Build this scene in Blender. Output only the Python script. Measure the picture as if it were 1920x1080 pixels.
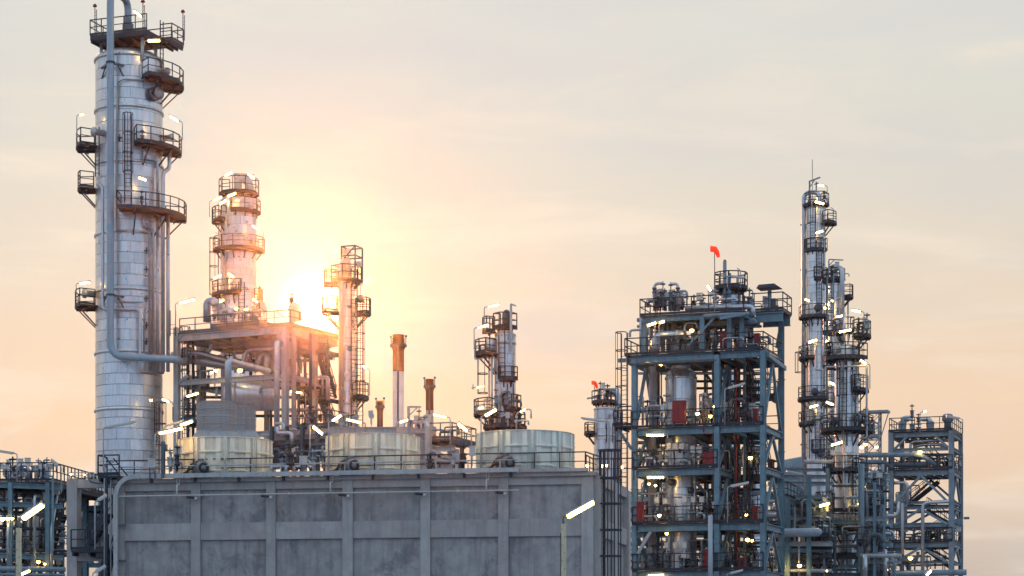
import bpy, math, random
from mathutils import Vector, Matrix
random.seed(7)
SC = bpy.context.scene
for o in list(bpy.data.objects): bpy.data.objects.remove(o)
PI = math.pi; rad = math.radians
F, H0, CAM = 4000.0, 1230.0, 2.0      # focal length in photo pixels, horizon row, eye height
# ------------------------------------------------------------------ camera
cd = bpy.data.cameras.new('camera'); cam = bpy.data.objects.new('camera', cd); SC.collection.objects.link(cam)
cam.location = (0, 0, CAM); cam.rotation_euler = (rad(90), 0, 0)
cd.sensor_width = 36; cd.lens = F/1920*36; cd.shift_y = (H0-540)/1920
cd.clip_start = .5; cd.clip_end = 6000
SC.camera = cam
# ------------------------------------------------------------------ light
SUNPX = (588, 585)
sd = Vector(((SUNPX[0]-960)/F, 1, (H0-SUNPX[1])/F)).normalized()
el = math.asin(sd.z); az = math.atan2(sd.x, sd.y)
w = bpy.data.worlds.new("World"); SC.world = w; w.use_nodes = True
nt = w.node_tree; nt.nodes.clear(); N = nt.nodes.new; Lk = nt.links.new
def vmath(op, a, b=None):
    n = N('ShaderNodeVectorMath'); n.operation = op
    for i, x in enumerate((a, b)):
        if x is None: continue
        if isinstance(x, (tuple, Vector)): n.inputs[i].default_value = x
        else: Lk(x, n.inputs[i])
    return n
def fmath(op, a, b=None, c=None, clamp=False):
    n = N('ShaderNodeMath'); n.operation = op; n.use_clamp = clamp
    for i, x in enumerate((a, b, c)):
        if x is None: continue
        if isinstance(x, (int, float)): n.inputs[i].default_value = x
        else: Lk(x, n.inputs[i])
    return n.outputs[0]
def mixc(fac, a, b, bt='MIX'):
    n = N('ShaderNodeMix'); n.data_type = 'RGBA'; n.blend_type = bt
    for s, x in ((0, fac), (6, a), (7, b)):
        if isinstance(x, (int, float)): n.inputs[s].default_value = x
        elif isinstance(x, tuple): n.inputs[s].default_value = x if len(x) == 4 else (*x, 1)
        else: Lk(x, n.inputs[s])
    return n.outputs[2]
def lin(r, g, b): return tuple(((c/255+.055)/1.055)**2.4 if c > 10 else c/255/12.92 for c in (r, g, b))
tc = N('ShaderNodeTexCoord'); dirv = vmath('NORMALIZE', tc.outputs['Generated']).outputs[0]
sep = N('ShaderNodeSeparateXYZ'); Lk(dirv, sep.inputs[0])
zz = sep.outputs[2]
ramp = N('ShaderNodeValToRGB'); Lk(zz, ramp.inputs[0]); er = ramp.color_ramp
STOPS = [(0.0, (150, 140, 142)), (.047, (205, 188, 172)), (.075, (228, 202, 178)), (.107, (241, 208, 178)), (.145, (234, 211, 187)),
         (.18, (226, 213, 196)), (.226, (219, 215, 204)), (.28, (218, 218, 211)), (.5, (200, 206, 212)), (1.0, (176, 200, 228))]
er.elements[0].position = STOPS[0][0]; er.elements[0].color = (*lin(*STOPS[0][1]), 1)
er.elements[1].position = 1.0; er.elements[1].color = (*lin(*STOPS[-1][1]), 1)
for p_, c_ in STOPS[1:-1]:
    e = er.elements.new(p_); e.color = (*lin(*c_), 1)
# away from the sun the sky turns to dusk blue
flat = vmath('NORMALIZE', vmath('MULTIPLY', dirv, (1, 1, 0)).outputs[0]).outputs[0]
cosaz = vmath('DOT_PRODUCT', flat, Vector((sd.x, sd.y, 0)).normalized()).outputs['Value']
away = N('ShaderNodeMapRange'); Lk(cosaz, away.inputs[0]); away.inputs[1].default_value = .93; away.inputs[2].default_value = -.5; away.interpolation_type = 'SMOOTHSTEP'
blue = N('ShaderNodeValToRGB'); Lk(zz, blue.inputs[0]); be = blue.color_ramp
be.elements[0].position = 0; be.elements[0].color = (*lin(118, 154, 200), 1)
be.elements[1].position = 1; be.elements[1].color = (*lin(176, 200, 228), 1)
e = be.elements.new(.14); e.color = (*lin(166, 198, 236), 1)
e = be.elements.new(.38); e.color = (*lin(212, 234, 255), 1)
bl = vmath('SCALE', blue.outputs[0]); bl.inputs['Scale'].default_value = 1.15
col = mixc(away.outputs[0], ramp.outputs[0], bl.outputs[0])
# thin cloud streaks
mp = N('ShaderNodeMapping'); Lk(dirv, mp.inputs[0]); mp.inputs['Scale'].default_value = (5, 5, 26); mp.inputs['Rotation'].default_value = (0, rad(-9), 0)
no = N('ShaderNodeTexNoise'); Lk(mp.outputs[0], no.inputs[0]); no.inputs['Scale'].default_value = 1.5; no.inputs['Detail'].default_value = 7; no.inputs['Roughness'].default_value = .58; no.inputs['Distortion'].default_value = .5
cr = N('ShaderNodeMapRange'); Lk(no.outputs[0], cr.inputs[0]); cr.inputs[1].default_value = .46; cr.inputs[2].default_value = .72; cr.interpolation_type = 'SMOOTHSTEP'
col = mixc(fmath('MULTIPLY', cr.outputs[0], .6), col, (*lin(242, 228, 210), 1))
mp2 = N('ShaderNodeMapping'); Lk(dirv, mp2.inputs[0]); mp2.inputs['Scale'].default_value = (4, 4, 20); mp2.inputs['Location'].default_value = (3, 1, 7)
no2 = N('ShaderNodeTexNoise'); Lk(mp2.outputs[0], no2.inputs[0]); no2.inputs['Scale'].default_value = 1.1; no2.inputs['Detail'].default_value = 5
cr2 = N('ShaderNodeMapRange'); Lk(no2.outputs[0], cr2.inputs[0]); cr2.inputs[1].default_value = .5; cr2.inputs[2].default_value = .75
col = mixc(fmath('MULTIPLY', cr2.outputs[0], .55), col, (*lin(206, 205, 208), 1))
# sun glow in the misty sky
dots = vmath('DOT_PRODUCT', dirv, sd).outputs['Value']
ang = fmath('MULTIPLY', fmath('ARCCOSINE', fmath('MINIMUM', dots, .9999999)), 180/PI)
def glow(width, amp, colr, base):
    g = fmath('MULTIPLY', fmath('EXPONENT', fmath('MULTIPLY', fmath('POWER', fmath('DIVIDE', ang, width), 1.2), -1)), amp)
    c = vmath('SCALE', colr).outputs[0]; c.node.inputs[0].default_value = colr; Lk(g, c.node.inputs['Scale'])
    return vmath('ADD', base, c).outputs[0]
col = glow(.30, 14, (1, .85, .6), col)
col = glow(1.0, .05, (1, .85, .5), col)
col = glow(13., .02, (1, .95, .80), col)
sky = N('ShaderNodeTexSky'); sky.sky_type = 'NISHITA'; sky.sun_disc = False; sky.sun_elevation = el; sky.sun_rotation = az; sky.dust_density = 3
b1 = N('ShaderNodeBackground'); Lk(col, b1.inputs[0]); b1.inputs[1].default_value = 1.0
b2 = N('ShaderNodeBackground'); Lk(sky.outputs[0], b2.inputs[0]); b2.inputs[1].default_value = .0015
ad = N('ShaderNodeAddShader'); Lk(b1.outputs[0], ad.inputs[0]); Lk(b2.outputs[0], ad.inputs[1])
wo = N('ShaderNodeOutputWorld'); Lk(ad.outputs[0], wo.inputs[0])
w.cycles.sampling_method = 'MANUAL'; w.cycles.sample_map_resolution = 1024
sl = bpy.data.lights.new('sun', 'SUN'); sun = bpy.data.objects.new('sun', sl); SC.collection.objects.link(sun)
sl.energy = 2.6; sl.angle = rad(.6); sl.color = (1, .30, .08)
sun.rotation_euler = (-sd).to_track_quat('-Z', 'Y').to_euler()
sun.location = (0, 0, 120)
vs = SC.view_settings; vs.view_transform = 'Standard'; vs.look = 'None'; vs.exposure = 0; vs.gamma = 1; vs.use_curve_mapping = False
SC.cycles.volume_bounces = 0; SC.cycles.max_bounces = 6; SC.cycles.diffuse_bounces = 3; SC.cycles.glossy_bounces = 3; SC.cycles.sample_clamp_indirect = 4

# ------------------------------------------------------------------ materials
def mat(name, base, rough=.6, metal=0.0, var=.2, scale=1.5, bump=0.0, streak=0.0, emit=None, rand=.1, spec=.4, dirt=None, dirt_amt=0., coat=0):
    m = bpy.data.materials.new(name); m.use_nodes = True; nt = m.node_tree; nt.nodes.clear()
    N = nt.nodes.new; L = nt.links.new
    out = N('ShaderNodeOutputMaterial'); b = N('ShaderNodeBsdfPrincipled'); L(b.outputs[0], out.inputs[0])
    b.inputs['Metallic'].default_value = metal; b.inputs['Specular IOR Level'].default_value = spec
    tc = N('ShaderNodeTexCoord'); oi = N('ShaderNodeObjectInfo')
    sc = N('ShaderNodeVectorMath'); sc.operation = 'SCALE'; sc.inputs[0].default_value = (31, 17, 53); L(oi.outputs['Random'], sc.inputs['Scale'])
    av = N('ShaderNodeVectorMath'); av.operation = 'ADD'; L(tc.outputs['Object'], av.inputs[0]); L(sc.outputs[0], av.inputs[1])
    n1 = N('ShaderNodeTexNoise'); n1.inputs['Scale'].default_value = scale; n1.inputs['Detail'].default_value = 7; n1.inputs['Roughness'].default_value = .65; L(av.outputs[0], n1.inputs[0])
    mr = N('ShaderNodeMapRange'); L(n1.outputs[0], mr.inputs[0]); mr.inputs[1].default_value = .3; mr.inputs[2].default_value = .7; mr.inputs[3].default_value = 1-var; mr.inputs[4].default_value = 1+var*.6
    rv = N('ShaderNodeMapRange'); L(oi.outputs['Random'], rv.inputs[0]); rv.inputs[3].default_value = 1-rand; rv.inputs[4].default_value = 1+rand*.5
    mu = N('ShaderNodeMath'); mu.operation = 'MULTIPLY'; L(mr.outputs[0], mu.inputs[0]); L(rv.outputs[0], mu.inputs[1])
    fac = mu.outputs[0]
    if streak:
        mp = N('ShaderNodeMapping'); L(av.outputs[0], mp.inputs[0]); mp.inputs['Scale'].default_value = (3.2, 3.2, .25)
        n2 = N('ShaderNodeTexNoise'); n2.inputs['Scale'].default_value = 1.6; n2.inputs['Detail'].default_value = 6; L(mp.outputs[0], n2.inputs[0])
        m2 = N('ShaderNodeMapRange'); L(n2.outputs[0], m2.inputs[0]); m2.inputs[1].default_value = .45; m2.inputs[2].default_value = .68; m2.inputs[3].default_value = 1; m2.inputs[4].default_value = 1-streak
        mm = N('ShaderNodeMath'); mm.operation = 'MULTIPLY'; L(fac, mm.inputs[0]); L(m2.outputs[0], mm.inputs[1]); fac = mm.outputs[0]
    cs = N('ShaderNodeVectorMath'); cs.operation = 'SCALE'; cs.inputs[0].default_value = base; L(fac, cs.inputs['Scale'])
    colr = cs.outputs[0]
    if dirt:
        n3 = N('ShaderNodeTexNoise'); n3.inputs['Scale'].default_value = scale*.55; n3.inputs['Detail'].default_value = 9; n3.inputs['Roughness'].default_value = .72; n3.inputs['Distortion'].default_value = .35
        mp3 = N('ShaderNodeMapping'); L(av.outputs[0], mp3.inputs[0]); mp3.inputs['Location'].default_value = (9, 4, 2); mp3.inputs['Scale'].default_value = (1, 1, .75); L(mp3.outputs[0], n3.inputs[0])
        m3 = N('ShaderNodeMapRange'); L(n3.outputs[0], m3.inputs[0]); m3.inputs[1].default_value = .53; m3.inputs[2].default_value = .62; m3.inputs[4].default_value = dirt_amt
        mx = N('ShaderNodeMix'); mx.data_type = 'RGBA'; L(m3.outputs[0], mx.inputs[0]); L(colr, mx.inputs[6]); mx.inputs[7].default_value = (*dirt, 1); colr = mx.outputs[2]
    L(colr, b.inputs['Base Color'])
    rr = N('ShaderNodeMapRange'); L(n1.outputs[0], rr.inputs[0]); rr.inputs[1].default_value = .3; rr.inputs[2].default_value = .7; rr.inputs[3].default_value = max(.05, rough-.08); rr.inputs[4].default_value = min(1, rough+.1)
    L(rr.outputs[0], b.inputs['Roughness'])
    if bump:
        bp = N('ShaderNodeBump'); bp.inputs['Strength'].default_value = bump; bp.inputs['Distance'].default_value = .03
        n4 = N('ShaderNodeTexNoise'); n4.inputs['Scale'].default_value = scale*3; n4.inputs['Detail'].default_value = 5; L(av.outputs[0], n4.inputs[0])
        L(n4.outputs[0], bp.inputs['Height']); L(bp.outputs[0], b.inputs['Normal'])
    if emit:
        b.inputs['Emission Color'].default_value = (*emit[0], 1); b.inputs['Emission Strength'].default_value = emit[1]
    return m
M = dict(
 clad=mat('aluminium_cladding', (.66, .69, .72), .32, .72, .12, 1.2, .12, .18, rand=.14),
 shell=mat('seam_metal', (.16, .16, .17), .5, .6, .2, 2),
 pipe=mat('silver_pipe', (.48, .54, .60), .34, .75, .10, 2, .05, .12),
 bluepipe=mat('pale_blue_painted_pipe', (.30, .39, .47), .42, .1, .10, .8, .03, .12),
 steel=mat('grey_blue_painted_steel', (.20, .29, .36), .55, .05, .3, 1.4, .08, .2, dirt=(.15, .10, .075), dirt_amt=.3),
 steel2=mat('pale_grey_painted_steel', (.42, .45, .48), .55, .05, .18, 1.4, .08, .2),
 bluesteel=mat('teal_blue_painted_steel', (.14, .26, .33), .5, .05, .32, 1.4, .06, .25, dirt=(.13, .085, .06), dirt_amt=.3),
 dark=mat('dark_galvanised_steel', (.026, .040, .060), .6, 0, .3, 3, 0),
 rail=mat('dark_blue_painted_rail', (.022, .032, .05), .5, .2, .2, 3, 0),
 mid=mat('worn_mid_grey_steel', (.085, .12, .15), .55, .1, .3, 3, 0, .2),
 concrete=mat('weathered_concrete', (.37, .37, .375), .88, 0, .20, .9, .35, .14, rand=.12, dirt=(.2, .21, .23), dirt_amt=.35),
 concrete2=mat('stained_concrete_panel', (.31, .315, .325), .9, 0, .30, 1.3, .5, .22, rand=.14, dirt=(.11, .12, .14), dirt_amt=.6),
 frp=mat('cream_fibreglass', (.82, .76, .62), .5, 0, .12, 1, .05, .22, rand=.12),
 sage=mat('pale_green_fibreglass', (.70, .75, .68), .5, 0, .12, 1, .05, .22, rand=.12),
 corr=mat('grey_corrugated_sheet', (.36, .38, .40), .5, .45, .12, 1.5, .05, .15),
 red=mat('red_paint', (.26, .022, .025), .5, 0, .2, 2, 0, .2),
 dred=mat('faded_red_chimney_paint', (.15, .035, .028), .7, 0, .2, .6, 0, .3),
 white=mat('weathered_white_paint', (.72, .70, .66), .6, 0, .15, .6, 0, .25),
 orange=mat('orange_windsock_cloth', (.95, .10, .03), .8, 0, .1, 2),
 galv=mat('galvanised_duct', (.42, .45, .47), .5, .35, .2, 2.5, .1, .15),
 housing=mat('lamp_housing_paint', (.55, .56, .55), .5, .1, .1, 3),
 pole=mat('cream_concrete_pole', (.55, .50, .36), .8, 0, .15, 2.5, .2, .2),
 tube=mat('lit_fluorescent_tube', (.9, .8, .6), .4, 0, 0, 1, emit=((1, .56, .13), 34.0), rand=0),
 tube2=mat('bright_white_lamp', (.9, .9, .85), .4, 0, 0, 1, emit=((1, .66, .12), 18.0), rand=0),
 diff=mat('unlit_diffuser', (.62, .63, .60), .3, 0, .05, 2, rand=0),
 ground=mat('gravelly_concrete_ground', (.24, .245, .26), .95, 0, .3, .25, .4, dirt=(.15, .155, .17), dirt_amt=.5),
 black=mat('black_rubber', (.02, .02, .022), .6, 0, .2, 3),
 yellow=mat('yellow_paint', (.6, .42, .06), .5, 0, .2, 3),
 green=mat('green_paint', (.03, .20, .10), .5, 0, .2, 3),
 motor=mat('grey_motor_casting', (.17, .19, .21), .5, .3, .2, 4, .1),
 tank=mat('blue_grey_tank_sheet', (.16, .24, .29), .45, .4, .2, .8, .05, .3),
 leaf=mat('dark_foliage', (.05, .075, .03), .8, 0, .4, 3),
)
_o = M['orange'].node_tree; _b = next(n for n in _o.nodes if n.type == 'BSDF_PRINCIPLED'); _t = _o.nodes.new('ShaderNodeBsdfTranslucent'); _t.inputs[0].default_value = (1, .09, .03, 1)
_a = _o.nodes.new('ShaderNodeAddShader'); _o.links.new(_b.outputs[0], _a.inputs[0]); _o.links.new(_t.outputs[0], _a.inputs[1]); _o.links.new(_a.outputs[0], next(n for n in _o.nodes if n.type == 'OUTPUT_MATERIAL').inputs[0])
# ------------------------------------------------------------------ mesh building
X_, Y_, Z_ = Vector((1, 0, 0)), Vector((0, 1, 0)), Vector((0, 0, 1))
def V(*a): return Vector(a)
class MB:
    def __init__(s): s.v = []; s.f = []; s.sm = []
    def add(s, vs, fs, sm=False):
        b = len(s.v); s.v += [tuple(v) for v in vs]
        s.f += [tuple(i+b for i in f) for f in fs]; s.sm += [sm]*len(fs); return s
    def box(s, a, b):
        x0, y0, z0 = (min(a[i], b[i]) for i in range(3)); x1, y1, z1 = (max(a[i], b[i]) for i in range(3))
        return s.add([(x0,y0,z0),(x1,y0,z0),(x1,y1,z0),(x0,y1,z0),(x0,y0,z1),(x1,y0,z1),(x1,y1,z1),(x0,y1,z1)],
              [(3,2,1,0),(4,5,6,7),(0,1,5,4),(1,2,6,5),(2,3,7,6),(3,0,4,7)])
    def beam(s, p0, p1, w, h=None, up=Z_):
        h = h or w; p0 = Vector(p0); p1 = Vector(p1); d = (p1-p0)
        if d.length < 1e-5: return s
        d.normalize(); up = Vector(up)
        if abs(d.dot(up)) > .97: up = Y_ if abs(d.y) < .9 else X_
        sx = d.cross(up).normalized(); u = sx.cross(d).normalized()
        vs = [p+sx*(a*w/2)+u*(b*h/2) for p in (p0, p1) for a, b in ((-1,-1),(1,-1),(1,1),(-1,1))]
        return s.add(vs, [(3,2,1,0),(4,5,6,7),(0,1,5,4),(1,2,6,5),(2,3,7,6),(3,0,4,7)])
    def ib(s, p0, p1, w, h, up=Z_):      # I section: two flanges and a web
        p0 = Vector(p0); p1 = Vector(p1); d = (p1-p0).normalized(); up = Vector(up)
        if abs(d.dot(up)) > .97: up = Y_
        sx = d.cross(up).normalized(); u = sx.cross(d).normalized(); t = h*.11
        s.beam(p0+u*(h/2-t/2), p1+u*(h/2-t/2), w, t, u); s.beam(p0-u*(h/2-t/2), p1-u*(h/2-t/2), w, t, u)
        return s.beam(p0, p1, w*.12, h-2*t-.004, u)
    def tube(s, pts, r, n=8, cap=True, sm=True):
        pts = [Vector(p) for p in pts]; k = len(pts); rs = r if isinstance(r, (list, tuple)) else [r]*k
        t0 = (pts[1]-pts[0]).normalized(); ref = Z_ if abs(t0.z) < .9 else X_
        nrm = t0.cross(ref).normalized(); b = len(s.v)
        for i, p in enumerate(pts):
            t = (pts[min(i+1, k-1)]-pts[max(i-1, 0)])
            t = t.normalized() if t.length > 1e-9 else t0
            nrm = (nrm - t*nrm.dot(t)); nrm = nrm.normalized() if nrm.length > 1e-6 else t.orthogonal().normalized()
            bn = t.cross(nrm)
            for j in range(n):
                a = 2*PI*j/n; s.v.append(tuple(p+(nrm*math.cos(a)+bn*math.sin(a))*rs[i]))
        for i in range(k-1):
            for j in range(n):
                s.f.append((b+i*n+j, b+(i+1)*n+j, b+(i+1)*n+(j+1) % n, b+i*n+(j+1) % n)); s.sm.append(sm and n > 5)
        if cap:
            s.f.append(tuple(b+j for j in range(n))); s.sm.append(False)
            s.f.append(tuple(b+(k-1)*n+j for j in reversed(range(n)))); s.sm.append(False)
        return s
    def lathe(s, prof, c=(0, 0, 0), n=24, a0=0, a1=2*PI, axis=None, caps=True):
        full = abs(a1-a0-2*PI) < 1e-6; m = n if full else n+1; b = len(s.v)
        if axis is None: ax, ux, uy = Z_, X_, Y_
        else:
            ax = Vector(axis).normalized(); ux = ax.orthogonal().normalized(); uy = ax.cross(ux)
        c = Vector(c)
        for r, z in prof:
            for j in range(m):
                a = a0+(a1-a0)*j/n; s.v.append(tuple(c+ax*z+(ux*math.cos(a)+uy*math.sin(a))*r))
        for i in range(len(prof)-1):
            for j in range(n):
                j2 = (j+1) % m
                s.f.append((b+i*m+j, b+i*m+j2, b+(i+1)*m+j2, b+(i+1)*m+j)); s.sm.append(True)
        if caps and full:
            s.f.append(tuple(b+j for j in reversed(range(m)))); s.sm.append(False)
            s.f.append(tuple(b+(len(prof)-1)*m+j for j in range(m))); s.sm.append(False)
        return s
    def mesh(s, name, m):
        me = bpy.data.meshes.new(name); me.from_pydata(s.v, [], s.f); me.polygons.foreach_set('use_smooth', s.sm)
        me.materials.append(m); me.update(); return me
    def build(s, name, m, parent=None, label=None, kind=None):
        o = bpy.data.objects.new(name, s.mesh(name, M[m] if isinstance(m, str) else m)); SC.collection.objects.link(o)
        if parent is not None: o.parent = parent.e if isinstance(parent, Fr) else parent
        if label: o['label'] = label
        if kind: o['kind'] = kind
        return o
def inst(o, loc=None, rz=None, parent=None):
    c = o.copy(); SC.collection.objects.link(c); c.parent = parent if parent is not None else o.parent
    if loc is not None: c.location = loc
    if rz is not None: c.rotation_euler = (0, 0, rz)
    return c
class Fr:       # a thing: an Empty on the ground, with a plant-grid orientation; p() gives the local point on a photo ray at a real depth
    def __init__(s, name, label, cat, px, D, deg=20, group=None, z=0):
        s.c = math.cos(rad(deg)); s.n = math.sin(rad(deg)); s.D = D; s.X0 = (px-960)/F*D; s.s = D/F; s.z0 = z
        e = bpy.data.objects.new(name, None); SC.collection.objects.link(e); s.e = e; e.empty_display_size = .5
        e.location = (s.X0, D, z); e.rotation_euler = (0, 0, -rad(deg)); e['label'] = label; e['category'] = cat
        if group: e['group'] = group
    def x(s, px, y=0.):
        k = (px-960)/F; return (k*(s.D+y*s.c)-s.X0-y*s.n)/(s.c+k*s.n)
    def p(s, px, py, y=0.):
        x = s.x(px, y); d = s.D-x*s.n+y*s.c
        return Vector((x, y, CAM+(H0-py)/F*d-s.z0))
    def z(s, py, x=0., y=0.): return CAM+(H0-py)/F*(s.D-x*s.n+y*s.c)-s.z0
def bend(pts, r, seg=5):
    pts = [Vector(p) for p in pts]; out = [pts[0]]
    for i in range(1, len(pts)-1):
        a, b, c = pts[i-1], pts[i], pts[i+1]; u = (a-b); v = (c-b); rr = min(r, u.length*.48, v.length*.48)
        p0 = b+u.normalized()*rr; p1 = b+v.normalized()*rr
        for k in range(seg+1):
            t = k/seg; out.append(p0*(1-t)**2+b*2*t*(1-t)+p1*t*t)
    out.append(pts[-1]); return out
def pipe(par, pts, r, m='pipe', br=None, n=10, bands=0, name='pipe', label=None):
    mb = MB(); P = bend(pts, br if br is not None else r*3.2); mb.tube(P, r, n)
    if bands:
        for i in range(len(pts)-1):
            a = Vector(pts[i]); b = Vector(pts[i+1]); L = (b-a).length; k = int(L/bands); d = (b-a).normalized()
            for j in range(1, k):
                q = a+d*(j*bands); mb.tube([q-d*.02, q+d*.02], r*1.07, n)
    return mb.build(name, m, par, label)
def rail(mb, pts, h=1.1, sp=1.2, r=.028, closed=False, toe=True, mid=True):
    pts = [Vector(p) for p in pts]
    for i in range(len(pts)-1):
        a, b = pts[i], pts[i+1]; L = (b-a).length; k = max(1, round(L/sp))
        for j in range(k+(1 if i == len(pts)-2 else 0)):
            q = a+(b-a)*(j/k); mb.beam(q, q+Z_*h, r*2.0, r*2.0, Y_)
        mb.beam(a+Z_*h, b+Z_*h, r*2.2, r*2.2)
        if mid: mb.beam(a+Z_*h*.53, b+Z_*h*.53, r*1.7, r*1.7)
        if toe: mb.beam(a+Z_*.09, b+Z_*.09, .02, .16)
def arc(c, r, a0, a1, z, n=10): return [V(c[0]+r*math.cos(rad(a0+(a1-a0)*i/n)), c[1]+r*math.sin(rad(a0+(a1-a0)*i/n)), z) for i in range(n+1)]
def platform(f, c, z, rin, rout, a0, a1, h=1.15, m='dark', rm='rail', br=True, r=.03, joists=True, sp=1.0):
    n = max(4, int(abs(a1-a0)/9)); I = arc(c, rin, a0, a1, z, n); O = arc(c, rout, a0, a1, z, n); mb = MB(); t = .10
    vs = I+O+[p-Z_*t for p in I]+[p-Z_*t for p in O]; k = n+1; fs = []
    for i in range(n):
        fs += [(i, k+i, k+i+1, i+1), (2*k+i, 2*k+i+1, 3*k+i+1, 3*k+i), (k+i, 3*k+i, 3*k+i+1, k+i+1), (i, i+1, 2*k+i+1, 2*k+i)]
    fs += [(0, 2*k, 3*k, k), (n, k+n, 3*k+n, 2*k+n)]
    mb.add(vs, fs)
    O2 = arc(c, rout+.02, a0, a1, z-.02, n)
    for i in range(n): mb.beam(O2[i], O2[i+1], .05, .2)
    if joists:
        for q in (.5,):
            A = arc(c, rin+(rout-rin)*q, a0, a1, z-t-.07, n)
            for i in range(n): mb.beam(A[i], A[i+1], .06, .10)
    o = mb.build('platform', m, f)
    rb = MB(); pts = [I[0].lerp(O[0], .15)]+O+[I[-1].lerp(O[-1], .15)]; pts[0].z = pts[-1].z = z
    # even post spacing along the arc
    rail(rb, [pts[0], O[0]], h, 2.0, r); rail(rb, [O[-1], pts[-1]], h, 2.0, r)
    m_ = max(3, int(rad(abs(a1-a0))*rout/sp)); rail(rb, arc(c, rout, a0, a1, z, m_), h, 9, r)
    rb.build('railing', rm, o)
    if br:
        nb = max(2, int(abs(a1-a0)/30))
        for i in range(nb):
            a = rad(a0+(a1-a0)*(i+.5)/nb); u = V(math.cos(a), math.sin(a), 0); C = V(c[0], c[1], 0)
            q = MB(); q.beam(C+u*(rin-.05)+Z_*(z-t-.08), C+u*(rout-.05)+Z_*(z-t-.08), .09, .15)
            q.beam(C+u*(rin-.02)+Z_*(z-t-.15-(rout-rin)*.85), C+u*(rout-.25)+Z_*(z-t-.12), .09, .09)
            q.build('bracket', m, o)
    return o
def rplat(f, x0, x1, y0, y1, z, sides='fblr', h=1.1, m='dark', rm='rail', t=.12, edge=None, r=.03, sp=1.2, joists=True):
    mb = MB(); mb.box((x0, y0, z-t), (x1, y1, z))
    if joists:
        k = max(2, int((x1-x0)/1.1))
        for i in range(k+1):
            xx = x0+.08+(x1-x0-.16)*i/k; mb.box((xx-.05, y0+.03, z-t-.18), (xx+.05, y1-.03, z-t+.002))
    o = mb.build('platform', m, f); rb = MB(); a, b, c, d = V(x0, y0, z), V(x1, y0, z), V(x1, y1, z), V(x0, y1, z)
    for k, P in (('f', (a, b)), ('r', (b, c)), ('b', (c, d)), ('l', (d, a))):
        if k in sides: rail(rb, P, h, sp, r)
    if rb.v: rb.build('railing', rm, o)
    return o
def ladder(f, x, y, z0, z1, face=-90, w=.5, cage=True, m='rail', r=.03):
    a = rad(face); u = V(math.cos(a), math.sin(a), 0); t = V(-u.y, u.x, 0); C = V(x, y, 0); mb = MB()
    for s_ in (-1, 1): mb.beam(C+t*s_*w/2+Z_*z0, C+t*s_*w/2+Z_*(z1+.9), r*2, r*2)
    k = int((z1-z0)/.32)
    for i in range(k): mb.beam(C-t*w/2+Z_*(z0+.2+i*.32), C+t*w/2+Z_*(z0+.2+i*.32), .03, .03)
    o = mb.build('ladder', m, f)
    if cage and z1-z0 > 3:
        cb = MB(); zb = z0+2.2; k = max(1, int((z1+.9-zb)/1.1)); R = .38
        H = lambda q, zq: C+u*(.06+R*1.0*(1-math.cos(q)))+t*(R*math.sin(q))*1.0+Z_*zq
        angs = [rad(-165+330*i/8) for i in range(9)]
        pt = lambda an, zq: C+u*(R+R*math.cos(an))+t*(R*math.sin(an))+Z_*zq
        A = [rad(-140+280*i/8) for i in range(9)]
        for i in range(k+1):
            zq = zb+(z1+.9-zb)*i/k
            for j in range(8): cb.beam(pt(A[j], zq), pt(A[j+1], zq), .025, .06)
        for j in (1, 3, 4, 5, 7): cb.beam(pt(A[j], zb), pt(A[j], z1+.9), .03, .03)
        cb.build('ladder_cage', m, o)
    return o
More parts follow.
